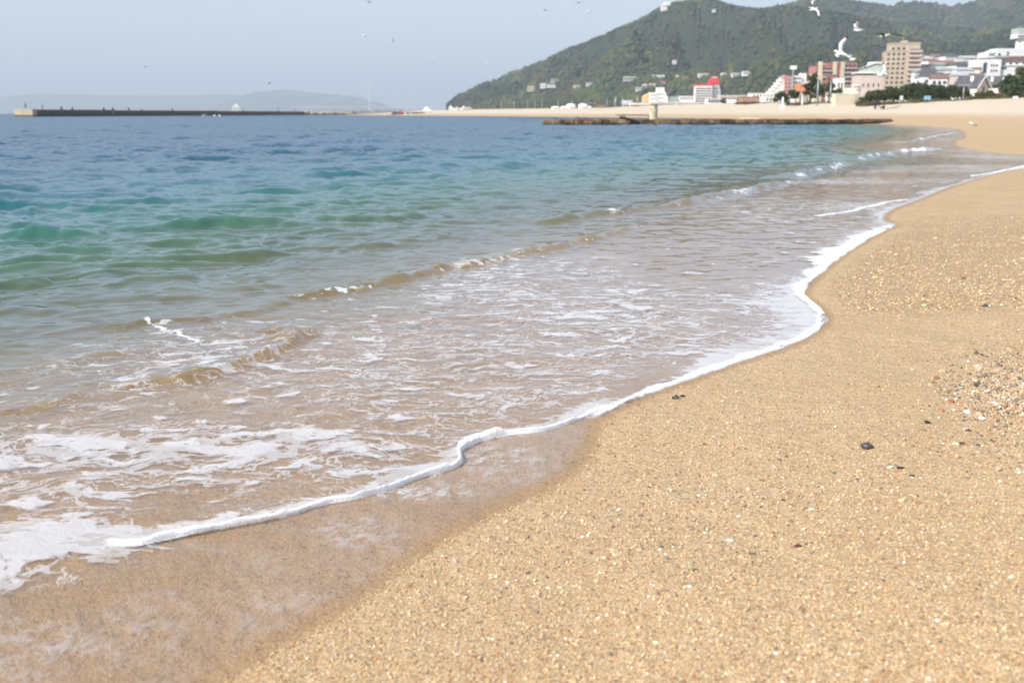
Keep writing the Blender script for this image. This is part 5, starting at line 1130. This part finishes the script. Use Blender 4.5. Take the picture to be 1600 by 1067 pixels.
def gull(label, loc, heading, pitch=0, roll=0, aL=(.6, .2), aR=(.6, .2), sweep=.45, s=1.0, wm=None, tm=None, bm_=None, group='gulls flying over the beach', legs=False):
    o = empty('gull', loc); o.rotation_euler = Euler((roll, pitch, heading), 'XYZ'); o.scale = (s, s, s); tag(o, label, 'gull', group)
    xs_ = [-.27, -.22, -.14, -.04, .06, .13, .17, .205, .235]; rs_ = [.028, .040, .062, .078, .074, .055, .046, .044, .020]; zs_ = [.015, .01, 0, -.005, 0, .018, .035, .045, .04]
    MB().tube([(x, 0, z) for x, z in zip(xs_, zs_)], rs_, 12).build('body', bm_ or GW_, o, smooth=True)
    MB().add([(-.22,-.035,.02),(-.22,.035,.02),(-.40,.075,.012),(-.40,-.075,.012),(-.22,-.035,.005),(-.22,.035,.005),(-.40,.075,.006),(-.40,-.075,.006)], [(0,1,2,3),(7,6,5,4),(0,4,5,1),(1,5,6,2),(2,6,7,3),(3,7,4,0)]).build('tail', bm_ or GW_, o)
    MB().tube([(.232, 0, .038), (.262, 0, .034), (.285, 0, .024)], [.014, .010, .003], 6).build('beak', GBK, o)
    if legs:
        for sg in (-1, 1):
            MB().tube([(-.02, sg*.035, -.05), (-.01, sg*.035, -.14), (-.015, sg*.035, -.245)], .008, 6).build('leg', GBK, o); MB().add([(-.02, sg*.035, -.245), (.05, sg*.035-.03, -.25), (.05, sg*.035+.03, -.25), (-.02, sg*.035, -.255)], [(0,1,2), (3,2,1), (0,3,1), (0,2,3)]).build('foot', GBK, o)
        for sg in (-1, 1): MB().ell((-.10, sg*.062, .012), (.19, .022, .052), 10, 7).build('wing', wm or GG, o, smooth=True)
    else:
        wing(o, 1, aL[0], aL[1], sweep, .27, .42, wm or GW_, tm or GD); wing(o, -1, aR[0], aR[1], sweep, .27, .42, wm or GW_, tm or GD)
    return o
gull('largest white gull with one wing straight up, near the brick apartments', at(1313, 84, 42), R(165), R(-18), R(-55), (.55, .75), (.35, .25), .5, 1.1)
gull('greyish gull banking with wings spread diagonally and black tips', at(1332, 94, 40), R(100), R(0), R(33), (.25, -.05), (.25, -.05), .35, 1.0, GG, GD, simple('pale_feather', (.60,.59,.54), .8, .2, .05, 20))
gull('white gull with raised wings flying left above the others', at(1340, 48, 60), R(175), R(4), 0, (1.25, .75), (1.1, .5), .3, 1.0)
gull('dark brown-winged gull gliding level with wings spread wide', at(1383, 57.5, 42), R(-75), R(0), R(-2), (.16, -.10), (.16, -.10), .18, 1.22, GD, GD, GG)
gull('white gull with drooping dark wing tip, highest of the near gulls', at(1272, 15.5, 55), R(20), R(-10), R(0), (.35, .10), (-.75, -1.2), .3, .95)
gull('small white gull facing away at the top edge over the hill', at(1269, 4.5, 95), R(90), R(-30), 0, (.9, .8), (.9, .8), .3, .9)
gull('white gull with a dark wing crossing the foot of the tan tower', at(1379, 118, 48), R(-10), R(5), R(0), (1.15, 1.0), (.2, -.3), .4, 1.0)
for i, (px, py, D, hd, mt, lb) in enumerate([(904, 5, 120, 80, GD, 'faint dark gull high in the sky left of the hill top'), (919, 20, 130, 10, GW_, 'tiny white gull left of the hill top, below the faint dark one'), (852, 17, 150, 60, GD, 'tiny grey gull, farthest left of the three beside the hill top'),
    (577, 4, 130, 70, GD, 'faint dark gull at the top edge above the bridge'), (570, 57, 125, 10, GW_, 'tiny white gull, left of the pair high above the bridge'), (614, 65, 130, 200, GW_, 'tiny white gull, right of the pair high above the bridge'),
    (677, 100, 150, 160, GW_, 'tiny white gull between the bridge and the hill, left of two'), (763, 101, 150, 20, GW_, 'tiny white gull over the left slope of the hill'), (227, 105, 190, 80, GD, 'lone dark speck of a gull in the left sky'), (421, 131, 190, 30, GD, 'dark speck of a gull just above the far island'), (1052, 99, 160, 30, GW_, 'tiny white gull in front of the wooded hill centre')]):
    gull(lb, at(px, py, D), R(hd), 0, R(10), (.5, .1), (.5, .1), .3, .9, mt, GD, mt)
p = on_sand(1519, 202.5); gull('white gull standing on the sand by the far bay', (p.x, p.y, p.z+.25*1.1), R(200), R(-12), 0, s=1.1, legs=True, group='standing gull')

# ------------------------------------------------------------------ stones, shells and grit on the near sand
g = NT('grit_stone'); MGRIT = g.done(g.bsdf(g.attr('tint', 'Color'), .6, .35))
def sand_points(px, py):
    c_, s_ = math.cos(PITCH), math.sin(PITCH); a = (px-800)/FPX; b = (533.5-py)/FPX; dx, dy, dz = a, c_+b*s_, -s_+b*c_; z = np.full(len(px), .05)
    for _ in range(4):
        t = (z-H)/dz; X_, Y_ = dx*t, dy*t; d_ = sdist(np.stack([X_, Y_], 1)); z = land_z(X_, Y_, d_)
    return X_, Y_, z, d_
bmi = bmesh.new(); bmesh.ops.create_icosphere(bmi, subdivisions=1, radius=1); OT = np.array([[1,0,0],[-1,0,0],[0,1,0],[0,-1,0],[0,0,1],[0,0,-1]], float)*1.1
OF = np.array([[0,2,4],[2,1,4],[1,3,4],[3,0,4],[2,0,5],[1,2,5],[3,1,5],[0,3,5]]); IT = np.array([v.co[:] for v in bmi.verts]); IF = np.array([[v.index for v in f.verts] for f in bmi.faces]); bmi.free()
def scatter(name, X_, Y_, Z_, size, colr, T, TF, label, cat, seed, sink=.25, flat=(.35, .9)):
    r = np.random.default_rng(seed); n = len(X_); K = len(T); sc = np.stack([r.uniform(.7, 1.3, n), r.uniform(.6, 1.1, n), r.uniform(*flat, n)], 1)*size[:, None]
    P_ = T[None]*(1+r.uniform(-.3, .3, (n, K)))[..., None]*sc[:, None, :]; a = r.uniform(0, 6.28, n); ca, sa = np.cos(a)[:, None], np.sin(a)[:, None]; tl = r.normal(0, .35, (n, 1))
    x = P_[..., 0]*ca-P_[..., 1]*sa; y = P_[..., 0]*sa+P_[..., 1]*ca; z = P_[..., 2]+x*tl
    V3 = np.stack([x+X_[:, None], y+Y_[:, None], z+(Z_+sc[:, 2]*(1-sink*2)*.6)[:, None]], -1).reshape(-1, 3)
    F3 = (TF[None]+(np.arange(n)*K)[:, None, None]).reshape(-1, 3); C4 = np.ones((n, K, 4)); C4[..., :3] = colr[:, None, :]
    o = np_mesh(name, V3, F3, MGRIT, smooth=False, colattr=C4.reshape(-1, 4)); tag(o, label, cat, kind='stuff'); return o
pal = np.array([(.42,.27,.13), (.55,.38,.20), (.62,.46,.26), (.64,.49,.30), (.70,.58,.42), (.78,.70,.58), (.50,.24,.10), (.26,.15,.08), (.12,.085,.06), (.60,.40,.18)])
pw = np.array([.20, .22, .2, .13, .05, .018, .05, .065, .018, .04]); pw /= pw.sum()
N = 190000; px = rng.uniform(-40, 1640, N); py = 330+(1110-330)*rng.random(N)
X_, Y_, Z_, d_ = sand_points(px, py); k = (d_ > .02) & (Y_ > .8); X_, Y_, Z_, d_ = X_[k], Y_[k], Z_[k], d_[k]
crs = coarse_zone(X_, Y_, d_)
sz_ = rng.lognormal(math.log(.0016), .38, len(X_))*(1+1.5*crs)
scatter('shell_grit', X_, Y_, Z_, sz_, pal[rng.choice(len(pal), len(X_), p=pw)]*rng.uniform(.84, 1.08, (len(X_), 1)), OT, OF, 'coarse grains and broken shell bits scattered over the near sand', 'grit', 3)
# the shelly gravel patch at the right
N = 7500; px = 1592+rng.normal(0, 52, N); py = 612+rng.standard_t(3, N)*26+(px-1590)*.05; k = (py < 760) & (py > 500) & (px > 1400); px, py = px[k], py[k]
X_, Y_, Z_, d_ = sand_points(px, py)
palg = np.array([(.60,.50,.36), (.80,.74,.64), (.62,.46,.28), (.50,.27,.13), (.13,.11,.085), (.24,.19,.14), (.42,.31,.20), (.60,.36,.22), (.55,.42,.26)]); pg = np.array([.13, .035, .24, .10, .10, .12, .06, .05, .15])
scatter('shell_gravel', X_, Y_, Z_, rng.lognormal(math.log(.0029), .5, len(X_)), palg[rng.choice(len(palg), len(X_), p=pg/pg.sum())]*.82, IT, IF, 'patch of shelly gravel with white, orange and dark bits at the right', 'gravel', 5)
# sparse second band of bits across the foreground
N = 2600; px = rng.normal(1130, 260, N); py = 800+rng.normal(0, 75, N)+(1130-px)*.18; X_, Y_, Z_, d_ = sand_points(px, np.clip(py, 560, 1100)); k = d_ > .05
scatter('shell_grit', X_[k], Y_[k], Z_[k], rng.lognormal(math.log(.0026), .35, k.sum()), palg[rng.choice(len(palg), k.sum(), p=pg/pg.sum())], IT, IF, 'slightly larger shell bits in a band across the foreground sand', 'grit', 6)
def stone(name, label, px, py, wpx, c, flat=.55, seed=1, cat='pebble', asp=.8, rough=.55, group='pebbles and bits on the near sand'):
    p = on_sand(px, py); r_ = (p-Vector((0, 0, H))).length*wpx/FPX/2; bm = bmesh.new(); bmesh.ops.create_icosphere(bm, subdivisions=3, radius=1); rnd = random.Random(seed); off_ = Vector((seed*3.1, 0, 0))
    for v_ in bm.verts:
        n_ = mnoise.noise(v_.co*1.1+off_)*.35+mnoise.noise(v_.co*3+off_)*.10; v_.co *= 1+n_; v_.co.x *= r_; v_.co.y *= r_*asp; v_.co.z *= r_*flat
    me = bpy.data.meshes.new(name); bm.to_mesh(me); bm.free(); me.polygons.foreach_set('use_smooth', [True]*len(me.polygons))
    key = 'stone_%d' % seed; me.materials.append(simple(key, c, rough, .4, .35, 40, bump=.001, bscale=300)); ob = bpy.data.objects.new(name, me); col.objects.link(ob); ob.location = p+Vector((0, 0, r_*flat*.45)); ob.rotation_euler = (rnd.uniform(-.2, .2), rnd.uniform(-.2, .2), rnd.uniform(0, 3)*.2)
    tag(ob, label, cat, group); return ob
stone('pebble', 'largest black and grey pebble on the open sand at the right', 1355, 698, 19, (.075,.07,.065), .62, 1, rough=.4)
stone('pebble', 'flat black wedge-shaped pebble left of the gravel patch', 1450, 658, 10, (.03,.028,.025), .45, 2); stone('pebble', 'thin dark brown pebble below the largest black pebble', 1407, 729, 11, (.05,.032,.02), .3, 3)
stone('glass_bit', 'green-black lump of sea glass on the sand near the foam edge', 1056, 620, 11, (.035,.06,.045), .7, 4, cat='sea glass', rough=.25); stone('pebble', 'small black pebble touching the green sea glass', 1067, 616.5, 8, (.02,.02,.018), .4, 5)
stone('pebble', 'lone dark pebble far up the sand near the right edge', 1540, 478, 9, (.08,.075,.07), .5, 6); stone('pebble', 'dark brown pebble at the lower left of the gravel patch', 1513, 671, 8, (.07,.055,.04), .6, 7)
stone('pebble', 'greenish dark sliver below the gravel patch', 1504, 692, 10, (.09,.085,.05), .4, 8); stone('pebble', 'tiny black pebble below the thin dark brown pebble', 1425, 741, 7, (.03,.028,.025), .6, 9); stone('pebble', 'small dark red-brown pebble in the middle foreground', 1246, 850, 10, (.10,.045,.03), .5, 10)
stone('pebble', 'small orange-brown pebble on the left fringe of the gravel patch', 1487, 626, 10, (.38,.13,.05), .5, 11); stone('pebble', 'tiny dark pebble in the middle of the foreground sand', 1224, 779, 6, (.08,.045,.03), .6, 12)
for i, (px, py, w, lb) in enumerate([(1141,840,11,'brightest white shell piece in the middle foreground'), (1390,728,10,'pale yellow shell left of the thin dark brown pebble'), (1309,777,8,'white shell chip right of centre in the foreground'), (1268,792,9,'broad pale shell chip left of the white chip'), (1154,802,8,'cream shell chip above the brightest white shell'), (1494,692,11,'pale yellow shell piece below the gravel patch'), (1554,628,11,'bright white shell in the gravel patch'), (1076,912,9,'white shell chip low in the foreground centre'), (856,914,7,'left white shell chip of a pair at the lower left sand'), (875,914,7,'right white shell chip of a pair at the lower left sand'), (1103,828,6,'tiny white shell left of the brightest shell piece')]):
    stone('shell_fragment', lb, px, py, w, (.80,.72,.58) if i not in (0, 6, 7) else (.86,.84,.80), .28, 30+i, 'shell', group='shell pieces on the near sand')
# ================================================================== haze
hz = MB().box(-26500, 26500, -3000, 27000, -12, 800)
hm = bpy.data.materials.new('air_haze'); hm.use_nodes = True; t = hm.node_tree; t.nodes.clear()
o_ = t.nodes.new('ShaderNodeOutputMaterial'); pv = t.nodes.new('ShaderNodeVolumePrincipled')
pv.inputs['Color'].default_value = (.75, .865, 1.0, 1); pv.inputs['Density'].default_value = .00016; pv.inputs['Anisotropy'].default_value = 0.0
t.links.new(pv.outputs[0], o_.inputs['Volume'])
haze = hz.build('haze', hm); tag(haze, kind='stuff')
